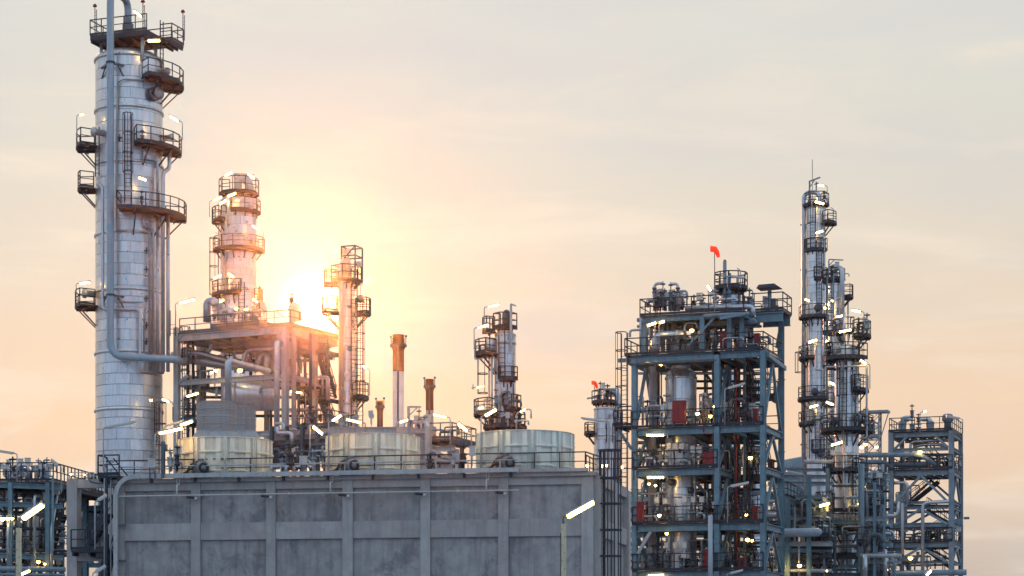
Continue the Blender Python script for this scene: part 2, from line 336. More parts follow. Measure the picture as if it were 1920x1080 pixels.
def clad(f, c, R, z0, z1, ch, nper, m='clad', cap='dome', dome=.35, bands=(), zlow=None, n=32, gores=0, drop=0):
    """vertical vessel: inner shell, overlapping cladding sheets, insulation rings, domed head"""
    x, y = c; mb = MB(); mb.lathe([(R*.975, z0), (R*.975, z1)], (x, y, 0), n); mb.build('shell', 'shell', f)
    zl = zlow if zlow is not None else z0; k = max(1, int((z1-zl)/ch)); ch = (z1-zl)/k; gap = .022; gz = .026
    if zl > z0+.1: MB().lathe([(R*.995, z0), (R*.995, zl-.01)], (x, y, 0), n).build('lower_shell', m, f)
    da = 2*PI/nper; seg = max(2, round(n/nper)); pb = MB(); A = [da*(-.5)+gap/R/2+(da-gap/R)*i/seg for i in range(seg+1)]
    vs = [];
    for rr, zq in ((R*.985, 0), (R, gz*.4), (R*1.003, ch-gz), (R*.985, ch-gz*.7)):
        vs += [(rr*math.cos(a), rr*math.sin(a), zq) for a in A]
    q = seg+1
    for j in range(3):
        pb.add(vs[j*q:(j+2)*q], [(i, i+1, q+i+1, q+i) for i in range(seg)], j == 1)
    for i in (0, seg): pb.add([vs[i], vs[q+i], vs[2*q+i], vs[3*q+i]], [(0, 1, 2, 3) if i == 0 else (3, 2, 1, 0)])
    me = pb.mesh('cladding_panel', M[m]); rest = MB(); cnt = 0
    view = math.atan2(-f.D*math.cos(0), -f.X0)  # direction to the camera, world
    wr = f.e.rotation_euler[2]
    for i in range(k):
        off = (i % 2)*da/2+da*.21
        for j in range(nper):
            a = off+j*da; d = (a+wr-view+PI) % (2*PI)-PI
            if abs(d) < rad(88)+da*.3 and cnt < 290:
                o = bpy.data.objects.new('cladding_panel', me); SC.collection.objects.link(o); o.parent = f.e; cnt += 1
                o.location = (x, y, zl+i*ch); o.rotation_euler = (random.uniform(-1, 1)*.0015, random.uniform(-1, 1)*.0015, a)
            else:
                rest.lathe([(R*.999, zl+i*ch+.01), (R*1.001, zl+(i+1)*ch-.01)], (x, y, 0), 2, a-da/2+.004, a+da/2-.004)
    if rest.v: rest.build('rear_cladding', m, f, kind='stuff')
    for zb in bands: MB().lathe([(R*1.0, zb-.14), (R*1.045, zb-.12), (R*1.045, zb+.06), (R*1.0, zb+.10)], (x, y, 0), n).build('stiffening_ring', m, f)
    if cap == 'dome':
        K = 7; prof = [(R*1.015*math.cos(PI/2*i/K), z1+R*dome*math.sin(PI/2*i/K)) for i in range(K)]+[(.02, z1+R*dome)]
        if gores:
            g = MB(); dg = 2*PI/gores
            g.lathe([(r_, z_-z1) for r_, z_ in prof], (0, 0, 0), 2, -dg/2*.94, dg/2*.94)
            rib = [(r_+.03, z_-z1+.03) for r_, z_ in prof]
            g.lathe(rib, (0, 0, 0), 1, dg/2*.9, dg/2*1.06)
            gm = g.mesh('dome_gore', M[m])
            for i in range(gores):
                o = bpy.data.objects.new('dome_gore', gm); SC.collection.objects.link(o); o.parent = f.e; o.location = (x, y, z1); o.rotation_euler = (0, 0, i*dg)
            MB().lathe([(max(.01, r_-.03), z_-.03) for r_, z_ in prof], (x, y, 0), n).build('dome_liner', 'shell', f)
        else: MB().lathe(prof, (x, y, 0), n).build('domed_head', m, f)
        MB().lathe([(R*1.0, z1-.10), (R*1.05, z1-.08), (R*1.05, z1+.06), (R*1.0, z1+.08)], (x, y, 0), n).build('stiffening_ring', m, f)
def nozzle(f, p, d, r, L, m='mid', name='manhole'):
    d = Vector(d).normalized(); mb = MB()
    mb.lathe([(r*.8, 0), (r*.8, L), (r*1.15, L), (r*1.15, L+.08), (r*1.12, L+.1), (r*1.12, L+.18), (r*.3, L+.2)], p, 16, axis=d)
    o = mb.build(name, m, f)
    return o
def valve(f, p, r=.12, h=1.2, m='mid', wheel=True, name='valve'):
    p = Vector(p); mb = MB()
    mb.lathe([(r*.6, 0), (r*.6, h*.2), (r*1.5, h*.2), (r*1.5, h*.26), (r*.9, h*.28), (r*1.3, h*.4), (r*.9, h*.52), (r*1.5, h*.54), (r*1.5, h*.6), (r*.35, h*.62), (r*.35, h), (r*.1, h)], p, 10)
    if wheel: mb.lathe([(r*1.6, h*.86), (r*1.6, h*.91), (r*.2, h*.91)], p, 10)
    return mb.build(name, m, f)
def ibox(f, p, w=.3, h=.4, d=.2, m='housing', name='instrument_box'):
    p = Vector(p); mb = MB(); mb.box((p.x-w/2, p.y-d/2, p.z), (p.x+w/2, p.y+d/2, p.z+h)); mb.box((p.x-w/2-.015, p.y-d/2-.02, p.z+h-.03), (p.x+w/2+.015, p.y+d/2+.01, p.z+h+.015)); mb.beam(p, p-Z_*.5, .05)
    return mb.build(name, m, f)
def stair(f, x0, x1, yA, zA, yB, zB, m='dark', ax='y', yy=0):
    """flight from (yA,zA) down to (yB,zB); treads are parts"""
    k = max(3, int(abs(zA-zB)/.21)); mb = MB()
    if ax == 'y': P = lambda x, t: V(x, yA+(yB-yA)*t, zA+(zB-zA)*t)
    else: P = lambda x, t: V(yA+(yB-yA)*t, x, zA+(zB-zA)*t)
    for x in (x0, x1):
        mb.beam(P(x, 0), P(x, 1), .06, .25)
        mb.beam(P(x, 0)+Z_*1.0, P(x, 1)+Z_*1.0, .05, .05); mb.beam(P(x, 0)+Z_*.55, P(x, 1)+Z_*.55, .04, .04)
        for j in range(5): mb.beam(P(x, j/4), P(x, j/4)+Z_*1.0, .045, .045)
    st = mb.build('stair_flight', m, f); tm = MB()
    if ax == 'y': tm.box((x0+.03, -.12, -.02), (x1-.03, .12, .02))
    else: tm.box((-.12, x0+.03, -.02), (.12, x1-.03, .02))
    me = tm.mesh('tread', M[m])
    for i in range(k):
        t = (i+.5)/k; o = bpy.data.objects.new('tread', me); SC.collection.objects.link(o); o.parent = st
        q = P(0, t); o.location = (0, q.y, q.z) if ax == 'y' else (q.x, 0, q.z)
def mesh_gear(f, pxr, pyr, yr, n, seed, m='mid', boxes=.2):
    """small pipework and valves that fill a bay"""
    R = random.Random(seed); s = f.s
    for i in range(n):
        px = R.uniform(*pxr); y = R.uniform(*yr); base = f.p(px, pyr[1], y); hmax = (pyr[1]-pyr[0])*s; t = R.random()
        mm = R.choice(['pipe', 'pipe', 'steel', 'mid', m, 'steel2'])
        if t < .45:
            h = R.uniform(.4, 1)*hmax; dx = R.uniform(-1.4, 1.4)
            pipe(f, [base, base+Z_*h, base+V(dx, 0, h), base+V(dx, 0, h*R.uniform(.2, .7))], R.uniform(.035, .10), mm, n=7)
        elif t < .45+boxes: ibox(f, base+Z_*R.uniform(.7, 1.1), R.uniform(.22, .4), R.uniform(.25, .5))
        else:
            h = R.uniform(.8, 1.5); valve(f, base+Z_*R.uniform(0, max(.1, hmax-h)), R.uniform(.09, .16), h, R.choice(['mid', 'steel', 'dark', 'steel2']))
def goose(f, p, h, dx, r, m='pipe', n=10, down=None):
    """pipe rising from p, turning over and coming down dx aside"""
    p = Vector(p); d = down if down is not None else h*.5
    return pipe(f, [p, p+Z_*h, p+V(dx, 0, h), p+V(dx, 0, h-d)], r, m, br=abs(dx)*.5, n=n, bands=0)

# ------------------------------------------------------------------ setting: ground
g = MB(); g.box((-900, -60, -.5), (900, 2500, 0)); g.build('ground', 'ground', kind='structure')
# viewer-relative helpers for round columns: angle -90 faces the road where the picture was taken, 0 is to its right
def _vo(f): return math.degrees(math.asin(f.n)) - math.degrees(math.atan2(f.X0, f.D))
def plat(f, c, pyf, rout_px, a0, a1, R, **k):
    o = _vo(f); ro = rout_px*f.s; z = f.z(pyf, *V(math.cos(rad(-90+o))*ro, math.sin(rad(-90+o))*ro, 0).xy)
    return platform(f, c, z, R*1.02, ro, a0+o, a1+o, **k), z
def sp(f, px, py, R, pc):
    q = max(-1, min(1, (px-pc)*f.s/R)); a = rad(-90+_vo(f))+math.asin(q); x, y = R*math.cos(a), R*math.sin(a)
    return V(x, y, f.z(py, x, y))
def dv(f, a): a = rad(a+_vo(f)); return V(math.cos(a), math.sin(a), 0)
def lad(f, px, py0, py1, R, pc, cage=True, w=.5, m='rail'):
    p0 = sp(f, px, py0, R, pc); p1 = sp(f, px, py1, R, pc); return ladder(f, p0.x, p0.y, p0.z, p1.z, math.degrees(math.atan2(p0.y, p0.x)), w, cage, m)

# ================================================================= tall left column
T = Fr('distillation_column', 'tallest silver clad column at the far left, with a thick blue pipe down its front', 'column', 242, 160, 20)
s = T.s; R1 = 62*s
bz = [T.z(y, 0, -R1) for y in (197, 300, 433, 540, 657, 765)]
clad(T, (0, 0), R1, 0, T.z(101, 0, -R1), 20*s, 8, dome=.36, bands=bz, zlow=T.z(885, 0, -R1), n=32, gores=28)
zt = T.z(57, T.x(225, -2.6), -2.6); xl, xr = T.x(169, -2.2), T.x(275, -2.2)
rplat(T, xl, xr, -2.2, 1.5, zt, 'fbl', 1.15, t=.38, sp=1.0)
rplat(T, xr+.02, T.x(343, 1.5), -.2, 1.6, zt-.25, 'frb', 1.15, t=.25, sp=.8)
for px, y in ((190, -1.2), (267, -1.6), (292, .4), (215, 1.3)):
    q = T.p(px, 100, y); MB().tube([(q.x, q.y, T.z(112, 0, -R1)), (q.x, q.y, zt-.38)], .13, 8).build('support_post', 'steel2', T)
z = zt+.02
for px, y, h in ((178, -2.1, 2.1), (268, -2.1, 2.0), (343, 1.4, 2.1), (160+12, -2.1, .2)):
    if h < 1: continue
    x = T.x(px, y); mb = MB(); mb.beam((x, y, z), (x, y, z+h), .05); mb.beam((x+.14, y, z), (x+.14, y, z+h-.2), .04)
    for j in range(7): mb.beam((x, y, z+.25*j+.2), (x+.14, y, z+.25*j+.2), .025)
    o = mb.build('mast', 'mid', T); MB().lathe([(.05, 0), (.16, .02), (.16, .1), (.08, .22), (.02, .24)], (x, y, z+h), 10).build('warning_light', 'red', o)
# gooseneck overhead line: rises out of the deck, over the top and down the front of the column
tp = T.p(240, 50, -.2); xo, yo = T.x(207, -R1-.9), -R1-.9
top = T.z(-22, xo, yo)
pipe(T, [V(tp.x, tp.y, zt-1.6), V(tp.x, tp.y, zt+1.2)], .42, 'mid', n=16, name='vapour_nozzle')
pipe(T, [V(tp.x, tp.y, zt+1.2), V(tp.x, tp.y, top), V(xo, yo, top), V(xo, yo, T.z(668, xo, yo)), T.p(330, 674, yo+.3), V(T.x(345, 1.5), 1.5, T.z(680, T.x(345, 1.5), 1.5))], .265, 'bluepipe', br=1.15, n=18, name='overhead_pipe')
MB().lathe([(.5, 0), (.5, .12), (.36, .14), (.36, .26), (.5, .28), (.5, .4)], (tp.x, tp.y, zt+.02), 16).build('pipe_flange', 'mid', T)
for py in (117, 553):      # pipe supports
    zq = T.z(py, xo, yo); m = MB(); a = sp(T, 182+10, py, R1, 242); b = sp(T, 232, py, R1, 242)
    for q, k in ((a, 0), (b, 1)):
        m.beam(V(xo, yo, zq), V(q.x, q.y, zq), .14, .14); m.beam(V(xo*.45+q.x*.55, yo*.45+q.y*.55, zq-.05), V(q.x, q.y, zq-.8), .08, .08)
    m.lathe([(.30, -.07), (.33, -.07), (.33, .07), (.30, .07)], (xo, yo, zq), 14); m.build('pipe_support', 'mid', T)
plat(T, (0, 0), 133, 101, -70, 24, R1, br=True)
plat(T, (0, 0), 262, 97, -82, 14, R1)
plat(T, (0, 0), 387, 106, -102, 12, R1)
plat(T, (0, 0), 258, 97, 160, 205, R1)
plat(T, (0, 0), 338, 94, 165, 198, R1)
plat(T, (0, 0), 562, 99, 162, 205, R1)
lad(T, 240, 380, 238, R1+.18, 242); lad(T, 302, 130, 62, R1+.2, 242, True); lad(T, 293, 890, 778, R1+.2, 242); lad(T, 184, 330, 262, R1+.3, 242)
for px, py, r, a, L in ((289, 176, .42, -48, .35), (196, 250, .30, -150, .75), (178, 552, .32, -158, .8), (306, 258, .22, -25, .7), (300, 135, .25, -30, .5)):
    nozzle(T, sp(T, px, py, R1-.05, 242), dv(T, a), r, L, 'corr' if py < 200 else 'galv')
q = sp(T, 289, 176, R1+.33, 242); MB().lathe([(.16, 0), (.30, .02), (.42, .05), (.52, .03), (.52, -.2), (.16, -.2)], q, 20, axis=dv(T, -48), caps=False).build('manhole_ring', 'mid', T)
def colpipe(f, R, pc, pts, r, m='pipe', bands=.85, name='column_pipe', br=None):
    return pipe(f, [sp(f, a, b, R, pc) for a, b in pts], r, m, n=9, bands=bands, name=name, br=br)
rp = R1+.28
colpipe(T, rp, 242, [(222, 155), (232, 148), (270, 150), (272, 132)], .055, 'corr', 0)
colpipe(T, rp, 242, [(222, 156), (219, 250), (219, 432), (279, 436), (279, 697)], .07, 'corr', 0)
colpipe(T, rp, 242, [(271, 270), (271, 298), (294, 300), (294, 395)], .10)
colpipe(T, rp, 242, [(270, 395), (270, 424), (286, 428), (286, 697)], .095)
colpipe(T, rp+.2, 242, [(294, 397), (294, 697)], .11)
colpipe(T, rp+.5, 242, [(316, 285), (316, 318), (304, 322), (304, 697)], .15)
colpipe(T, rp+.8, 242, [(313, 400), (313, 697)], .14)
colpipe(T, rp+.5, 242, [(185, 345), (194, 350), (194, 578), (204, 582)], .13)
colpipe(T, rp+.15, 242, [(213, 565), (269, 566), (269, 660)], .06, bands=0)
colpipe(T, rp+.15, 242, [(213, 580), (262, 580), (262, 697), (305, 699)], .11, bands=.9)
for py in (258, 425, 470, 505, 560, 610, 640):
    q = sp(T, 274 if py > 300 else 224, py, R1+.1, 242); m = MB(); m.box(q-V(.22, .1, .03), q+V(.22, .06, .03)); m.beam(q-Z_*.25, q+Z_*.25, .07); m.build('lifting_lug', 'mid', T)
for px, py in ((265, 372), (266, 258), (300, 268)):
    q = sp(T, px, py, R1+.5, 242); valve(T, q-Z_*.5, .1, 1.1)
# ================================================================= second column
T = Fr('distillation_column', 'silver column with an arched pipe on top, standing in the sun glare left of the sun', 'column', 448, 185, 20)
s = T.s; R2 = 33*s; c2 = 448
clad(T, (0, 0), R2, 0, T.z(372, 0, -R2), 15.5*s, 8, dome=.45, bands=[T.z(y, 0, -R2) for y in (440, 500, 540)], zlow=T.z(640, 0, -R2), n=28)
plat(T, (0, 0), 357, 37, -185, 5, R2*.4, h=1.3); plat(T, (0, 0), 391, 40, -115, 5, R2, h=1.1)
plat(T, (0, 0), 407, 50, 165, 230, R2); plat(T, (0, 0), 462, 48, -185, 5, R2, h=1.1)
plat(T, (0, 0), 546, 50, 160, 275, R2, h=1.1); plat(T, (0, 0), 560, 44, -35, 15, R2, h=1.1)
zt = T.z(357, 0, -1.5)
pipe(T, [V(-.1, 0, zt-.9), V(-.1, 0, zt+1.35), V(.75, .2, zt+1.2), V(1.15, .3, zt-.3)], .36, 'pipe', br=.75, n=14, bands=0, name='overhead_pipe')
m = MB(); xa, xb = T.x(440, -1), T.x(477, -1)
m.beam((xa, -1, zt), (xa, -1, T.z(326, xa, -1)), .13); m.beam((xa, -1, T.z(326, xa, -1)), (xb, -1, T.z(328, xb, -1)), .13); m.beam((xa, -1, T.z(338, xa, -1)), (xa+.6, -1, T.z(327, xa, -1)), .08); m.build('davit', 'steel2', T)
for px in (430, 447, 462): q = sp(T, px, 372, R2*.8, c2); MB().tube([V(q.x, q.y, zt-.9), V(q.x, q.y, zt)], .1).build('support_post', 'steel2', T)
for px, py in ((466, 388), (470, 454), (440, 536)): nozzle(T, sp(T, px, py, R2-.05, c2), dv(T, -90+(px-448)*1.6), .24, .3, 'galv')
lad(T, 409, 600, 466, R2+.25, c2); lad(T, 413, 462, 400, R2+.25, c2); lad(T, 453, 600, 548, R2+.2, c2); lad(T, 487, 596, 556, R2+.3, c2)
colpipe(T, R2+.2, c2, [(424, 400), (424, 462), (420, 560)], .08); colpipe(T, R2+.35, c2, [(416, 470), (416, 590)], .1)
# ================================================================= third column, right of the sun
T = Fr('distillation_column', 'slim pale column right of the sun, with a lifting frame on its top deck', 'column', 650, 160, 20)
s = T.s; R3 = 15.5*s; c3 = 650
clad(T, (0, 0), R3, 0, T.z(532, 0, -R3), 20*s, 4, dome=.5, bands=[T.z(y, 0, -R3) for y in (560, 645, 755)], zlow=T.z(815, 0, -R3), n=20)
plat(T, (0, 0), 523, 29, -170, 20, R3*.3, h=1.15); plat(T, (0, 0), 528, 42, 170, 205, R3, h=1.1, br=False)
plat(T, (0, 0), 578, 46, 160, 215, R3, h=1.1); plat(T, (0, 0), 581, 45, -35, 10, R3, h=1.1); plat(T, (0, 0), 742, 41, -55, 10, R3, h=1.1)
xa, xb = T.x(640, -.6), T.x(666, -.6); zt = T.z(525, 0, -1); m = MB()
for x in (xa, xb):
    for y in (-.6, .7): m.beam((x, y, zt), (x, y, T.z(461, x, -.6)), .09)
for py in (462, 480):
    zq = T.z(py, xa, -.6)
    for y in (-.6, .7): m.beam((xa, y, zq), (xb, y, zq), .09)
    for x in (xa, xb): m.beam((x, -.6, zq), (x, .7, zq), .08)
m.beam((xa, -.6, T.z(490, xa, -.6)), (xb, -.6, T.z(462, xa, -.6)), .06); m.build('lifting_frame', 'mid', T)
for px in (645, 654, 668, 674): 
    q = T.p(px, 476 if px < 660 else 500, -.3); ibox(T, q, .28, .36, .3)
pipe(T, [T.p(655, 520, 0), T.p(655, 488, 0), T.p(640, 488, -R3-.2), sp(T, 640, 820, R3+.25, c3)], .16, 'pipe', br=.35, n=10, bands=1.2, name='overhead_pipe')
ladder(T, T.x(674, 0), 0, T.z(800, T.x(674, 0), 0), T.z(590, T.x(674, 0), 0), -60, .5, True)
ladder(T, T.x(664, -.4), -.4, T.z(800, 1, 0), T.z(528, 1, 0), -60, .45, False)
for py in (610, 640, 676, 705): zq = T.z(py, 0, 0); m = MB(); m.beam((T.x(662, 0), 0, zq), (T.x(676, 0), 0, zq), .07); m.build('ladder_support', 'mid', T)
colpipe(T, R3+.3, c3, [(668, 560), (668, 800)], .07); nozzle(T, T.p(672, 562, -.6), dv(T, -70), .26, .35, 'mid'); mesh_gear(T, (626, 676), (500, 524), (-.9, .9), 7, 3)
# ================================================================= fourth column
T = Fr('distillation_column', 'short silver column behind the right-hand cooling fan stack, with a hose reel platform at its left', 'column', 947, 140, 20)
s = T.s; R4 = 20*s; c4 = 947
clad(T, (0, 0), R4, 0, T.z(626, 0, -R4), 17.5*s, 5, dome=.4, bands=[T.z(y, 0, -R4) for y in (640, 742)], zlow=T.z(810, 0, -R4), n=22, gores=20)
plat(T, (0, 0), 612, 22, -180, 0, R4*.3, h=.95, br=False); plat(T, (0, 0), 617, 42, 178, 215, R4, h=.95, br=False)
plat(T, (0, 0), 657, 56, 170, 230, R4, h=.9); plat(T, (0, 0), 709, 30, -115, -40, R4, h=.8, br=True)
plat(T, (0, 0), 771, 58, 160, 235, R4, h=.95); plat(T, (0, 0), 766, 30, -95, -10, R4, h=.95); plat(T, (0, 0), 797, 40, -200, 20, R4, h=.9)
lad(T, 941, 704, 632, R4+.2, c4, True, .4); lad(T, 916, 800, 690, R4+.35, c4, True, .4); lad(T, 957, 800, 746, R4+.2, c4, False, .4); lad(T, 913, 655, 620, R4+.3, c4, False, .4)
m = MB(); q = sp(T, 958, 660, R4+.2, c4); zt = T.z(570, q.x, q.y); m.beam(q, V(q.x, q.y, zt), .13); m.beam(V(q.x, q.y, zt), V(q.x+.35, q.y, zt-.15), .1); m.build('davit', 'steel2', T)
MB().lathe([(.28, 0), (.3, .5), (.28, .85), (.15, 1.05), (.02, 1.1)], (.1, 0, T.z(612, 0, 0)), 12).build('vent_dome', 'mid', T)
MB().lathe([(.14, -.06), (.24, -.08), (.24, .08), (.14, .06)], T.p(905, 652, -.5), 14, axis=dv(T, -90), caps=False).build('hose_reel', 'black', T)
MB().lathe([(.33, 0), (.36, .1), (.36, .7), (.3, .8)], T.p(921, 657, -.2), 12).build('small_drum', 'clad', T)
pipe(T, [T.p(927, 700, -R4-.2), T.p(927, 668, -R4-.2), T.p(890, 674, -1.2), T.p(890, 640, -1.2)], .05, 'steel2', name='conduit')
pipe(T, [T.p(922, 810, -R4-.3), T.p(922, 660, -R4-.3)], .08, 'pipe', name='column_pipe', bands=1)
mesh_gear(T, (925, 965), (735, 768), (-1.3, -.8), 6, 5); mesh_gear(T, (915, 970), (775, 808), (-1.4, -.9), 9, 6); mesh_gear(T, (950, 975), (765, 800), (-1.0, .5), 6, 16)
# ================================================================= fifth, small column with curved overhead pipe
T = Fr('small_column', 'small silver column behind the black caged ladder, with a curved pipe over its top', 'column', 1134, 165, 20)
s = T.s; R5 = 20.5*s
clad(T, (0, 0), R5, 0, T.z(765, 0, -R5), 18*s, 4, dome=.25, bands=[T.z(815, 0, -R5)], zlow=T.z(900, 0, -R5), n=22)
plat(T, (0, 0), 752, 24, -185, 5, R5*.4, h=.9); plat(T, (0, 0), 809, 38, 150, 215, R5, h=.8)
zt = T.z(752, 0, -.5)
pipe(T, [V(.1, 0, zt-.3), V(.1, 0, zt+.75), T.p(1158, 735, .1), T.p(1158, 1000, .1)], .24, 'pipe', br=.55, n=12, name='overhead_pipe', bands=1.2)
xa, xb = T.x(1127, -.8), T.x(1160, -.8); m = MB()
for x in (xa, xb): m.beam((x, -.8, zt), (x, -.8, T.z(729, x, -.8)), .08)
m.beam((xa, -.8, T.z(729, xa, -.8)), (xb, -.8, T.z(729, xb, -.8)), .1); m.beam((xa, -.8, T.z(738, xa, -.8)), (xa+.5, -.8, T.z(729, xa, -.8)), .06); m.build('davit', 'steel2', T)
nozzle(T, T.p(1152, 778, -.6), dv(T, -80), .2, .2, 'steel2'); mesh_gear(T, (1118, 1150), (738, 751), (-.7, .5), 5, 8); lad(T, 1143, 830, 815, R5+.2, 1134, False)
# ================================================================= chimneys
def chimney(label, px, D, r0, r1, top, split, collar, m1, m2, deg=20):
    T = Fr('chimney', label, 'chimney', px, D, deg); s = T.s; zt = T.z(top); zc = T.z(collar); zs = T.z(split)
    f = lambda z: (r0+(r1-r0)*(1-z/zt))*s
    MB().lathe([(f(0), 0), (f(zs), zs)], (0, 0, 0), 24).build('lower_shaft', m2, T)
    MB().lathe([(f(zs)*1.002, zs), (f(zt), zt-.1), (f(zt)*1.05, zt-.1), (f(zt)*1.05, zt), (f(zt)*.85, zt), (f(zt)*.85, zt-1.5), (.01, zt-1.5)], (0, 0, 0), 24, caps=False).build('upper_shaft', m1, T)
    MB().lathe([(f(zc)*1.0, zc-.35), (f(zc)*1.2, zc-.1), (f(zc)*1.2, zc+.1), (f(zc)*1.0, zc+.1)], (0, 0, 0), 24).build('collar', m1, T)
    o = platform(T, (0, 0), zc+.1, f(zc), f(zc)*1.45, 0, 360, h=.55, br=False, r=.02, joists=False, m='mid', rm='mid', sp=1.6)
    a = f(zs)*1.05; m = MB(); m.beam((a*.35, -a, 0), (a*.35, -a, zc), .12); m.build('climbing_rail', 'mid', T)
    for k in (-1, 1): m = MB(); m.beam((k*f(zc)*1.45, 0, zc+.1), (k*f(zc)*1.45, 0, zc+.9), .05); m.lathe([(.1, 0), (.12, .15), (.03, .2)], (k*f(zc)*1.45, 0, zc+.8), 8); m.build('warning_lamp_post', 'mid', T)
    for k in range(1, 6): MB().lathe([(f(zt*k/6)*1.0, zt*k/6-.1), (f(zt*k/6)*1.015, zt*k/6), (f(zt*k/6)*1.0, zt*k/6+.1)], (0, 0, 0), 24).build('seam_ring', m2 if zt*k/6 < zs else m1, T)
    return T
chimney('tall red and white chimney, the tallest of the three chimneys', 747, 190, 10.5, 11.5, 628, 697, 650, 'dred', 'white')
chimney('dark red chimney of medium height with a pale lower half, right of the tall one', 805.5, 194, 7.3, 8.5, 711, 770, 727, 'dred', 'corr')
chimney('shortest chimney, reddish all the way up, far behind the middle fan stack', 712.5, 200, 5.6, 6.2, 753, 830, 765, 'dred', 'dred')

# ================================================================= left table-top structure in the sun glare
S = Fr('steel_structure', 'big steel table frame glowing orange below the sun, carrying pipes and a deck', 'steel frame', 537, 155, 26)
zT = S.z(612); W = S.x(330); B = 7.5
colz = 'steel2'
for px, y, w_ in ((332, 0, .40), (535, 0, .42), (551, .6, .26), (375, 4.2, .40), (590, 4.0, .36), (612, B, .40), (420, B, .36), (500, B, .3)):
    x = S.x(px, y); MB().ib((x, y, 0), (x, y, zT+(.55 if px in (332,) else -.02)), w_, w_, Y_).build('column', colz, S)
def hb(z, xa, xb, y, h=.42, w=.3, m=None): MB().ib((xa, y, z), (xb, y, z), w, h).build('beam', m or colz, S)
def sb(z, x, ya, yb, h=.42, w=.3, m=None): MB().ib((x, ya, z), (x, yb, z), w, h).build('beam', m or colz, S)
x0, x1 = S.x(332), S.x(535); x0i, x1i = x0+.22, x1-.23
hb(zT-.25, x0i, x1i, 0, .5); sb(zT-.25, x1+.05, .25, B-.2, .5); sb(zT-.25, x0, .25, B-.2, .5); hb(zT-.25, x0i, x1i, B, .5)
for k in range(1, 8): sb(zT-.30, x0+(x1-x0)*k/8, .2, B-.2, .34, .2)
for k in (1, 2, 3): hb(zT-.42, x0i, x1i, B*k/4, .3, .2)
mb = MB(); mb.box((x0-.1, -.12, zT+.02), (x1+.6, B+.2, zT+.12)); mb.build('deck', 'mid', S)
o = MB(); rail(o, [(x0+.3, -.1, zT+.12), (x1+.5, -.1, zT+.12), (x1+.5, B+.1, zT+.12)], 1.05, 1.3, .03); o.build('railing', 'mid', S)
z1 = S.z(705); hb(z1, x0i, x1i, 0, .38); sb(z1, x1, .25, B-.2, .38); hb(z1, x0i, x1i, 4.2, .38); sb(z1, x0, .25, B, .38)
z2 = S.z(812); hb(z2, x0i+4, x1i+6, 0, .36); hb(z2+.6, x0i+4, x1i+4, 4.2, .3); sb(z2, x1, .25, B, .36); hb(S.z(790), x1i-4, x1i+4, B, .3)
for a, b in (((332, 720, 0), (352, 705, 0)), ((332, 638, 0), (348, 622, 0)), ((535, 640, 0), (518, 622, 0)), ((375, 730, 4.2), (400, 712, 4.2)), ((375, 745, 4.2), (352, 705, 4.2)), ((590, 760, 4), (606, 715, B)), ((590, 700, 4), (606, 640, B)), ((540, 702, .3), (600, 725, 4)), ((430, 640, B), (450, 700, B))):
    MB().beam(S.p(*a), S.p(*b), .2, .2).build('brace', colz, S)
# mid level platforms and hoppers
MB().lathe([(2.6, 0), (1.2, -1.6), (1.2, -2.2)], ((x0+x1)/2+1.4, B*.55, zT-.5), 20).build('underside_hopper', 'steel2', S)
pipe(S, [S.p(322, 668, 2), S.p(345, 672, 2.2), S.p(420, 684, 3), S.p(500, 690, 3.4)], .36, 'pipe', br=1.2, n=14, name='big_pipe')
pipe(S, [S.p(360, 655, 1.5), S.p(340, 655, 1.4), S.p(337, 676, 1.6), S.p(365, 678, 2.2)], .2, 'pipe', br=.9, n=10, name='pipe')
pipe(S, [S.p(338, 664, 1.2), S.p(368, 660, 1.6), S.p(440, 680, 2.4)], .2, 'pipe', br=1.0, n=10, name='pipe')
pipe(S, [S.p(396, 630, 2), S.p(396, 658, 2), S.p(372, 668, 2)], .17, 'pipe', br=.6, n=10)
pipe(S, [S.p(455, 700, 2), S.p(458, 656, 2), S.p(515, 652, 1.5), S.p(532, 655, 1.6)], .18, 'pipe', br=.9, n=10)
pipe(S, [S.p(478, 695, 2.6), S.p(492, 664, 2.4), S.p(502, 664, 2.2), S.p(500, 692, 2)], .26, 'pipe', br=.7, n=12)
pipe(S, [S.p(519, 880, -1.2), S.p(519, 640, -1.2), S.p(533, 646, .8)], .21, 'pipe', br=.5, n=14, bands=1.1, name='standpipe')
MB().lathe([(.01, 0), (.5, .05), (1.0, .3), (1.12, .6), (1.12, 3.7), (1.0, 4.1), (.5, 4.35), (.01, 4.4)], S.p(414, 736, .8), 20, axis=V(.86, .5, -.05), caps=False).build('horizontal_drum', 'clad', S)
q = S.p(412, 738, .6); MB().lathe([(.3, -.3), (.42, -.3), (.42, -.18), (.3, -.16)], q, 14, axis=V(.86, .5, -.05)).build('drum_manhole', 'galv', S)
mb = MB(); mb.lathe([(1.14, 1.0), (1.18, 1.05), (1.18, 1.12), (1.14, 1.15)], S.p(414, 736, .8), 20, axis=V(.86, .5, -.05), caps=False); mb.lathe([(1.14, 3.0), (1.18, 3.05), (1.18, 3.12), (1.14, 3.15)], S.p(414, 736, .8), 20, axis=V(.86, .5, -.05), caps=False); mb.build('drum_strap', 'steel2', S)
rplat(S, S.x(478, 3), S.x(506, 3), 2.4, 4, S.z(737, S.x(490, 3), 3), 'fr', 1.0, m='mid', rm='mid')
rplat(S, S.x(330, 1), S.x(372, 1), .6, 3.5, S.z(788, S.x(350, 1), 1), 'fl', 1.0, m='mid', rm='mid')
rplat(S, S.x(548, 2), S.x(625, 2), 1.5, 5.5, S.z(800, S.x(585, 2), 2), 'frb', 1.1, m='mid', rm='mid')
xs0, xs1 = S.x(592, 5), S.x(612, 5)
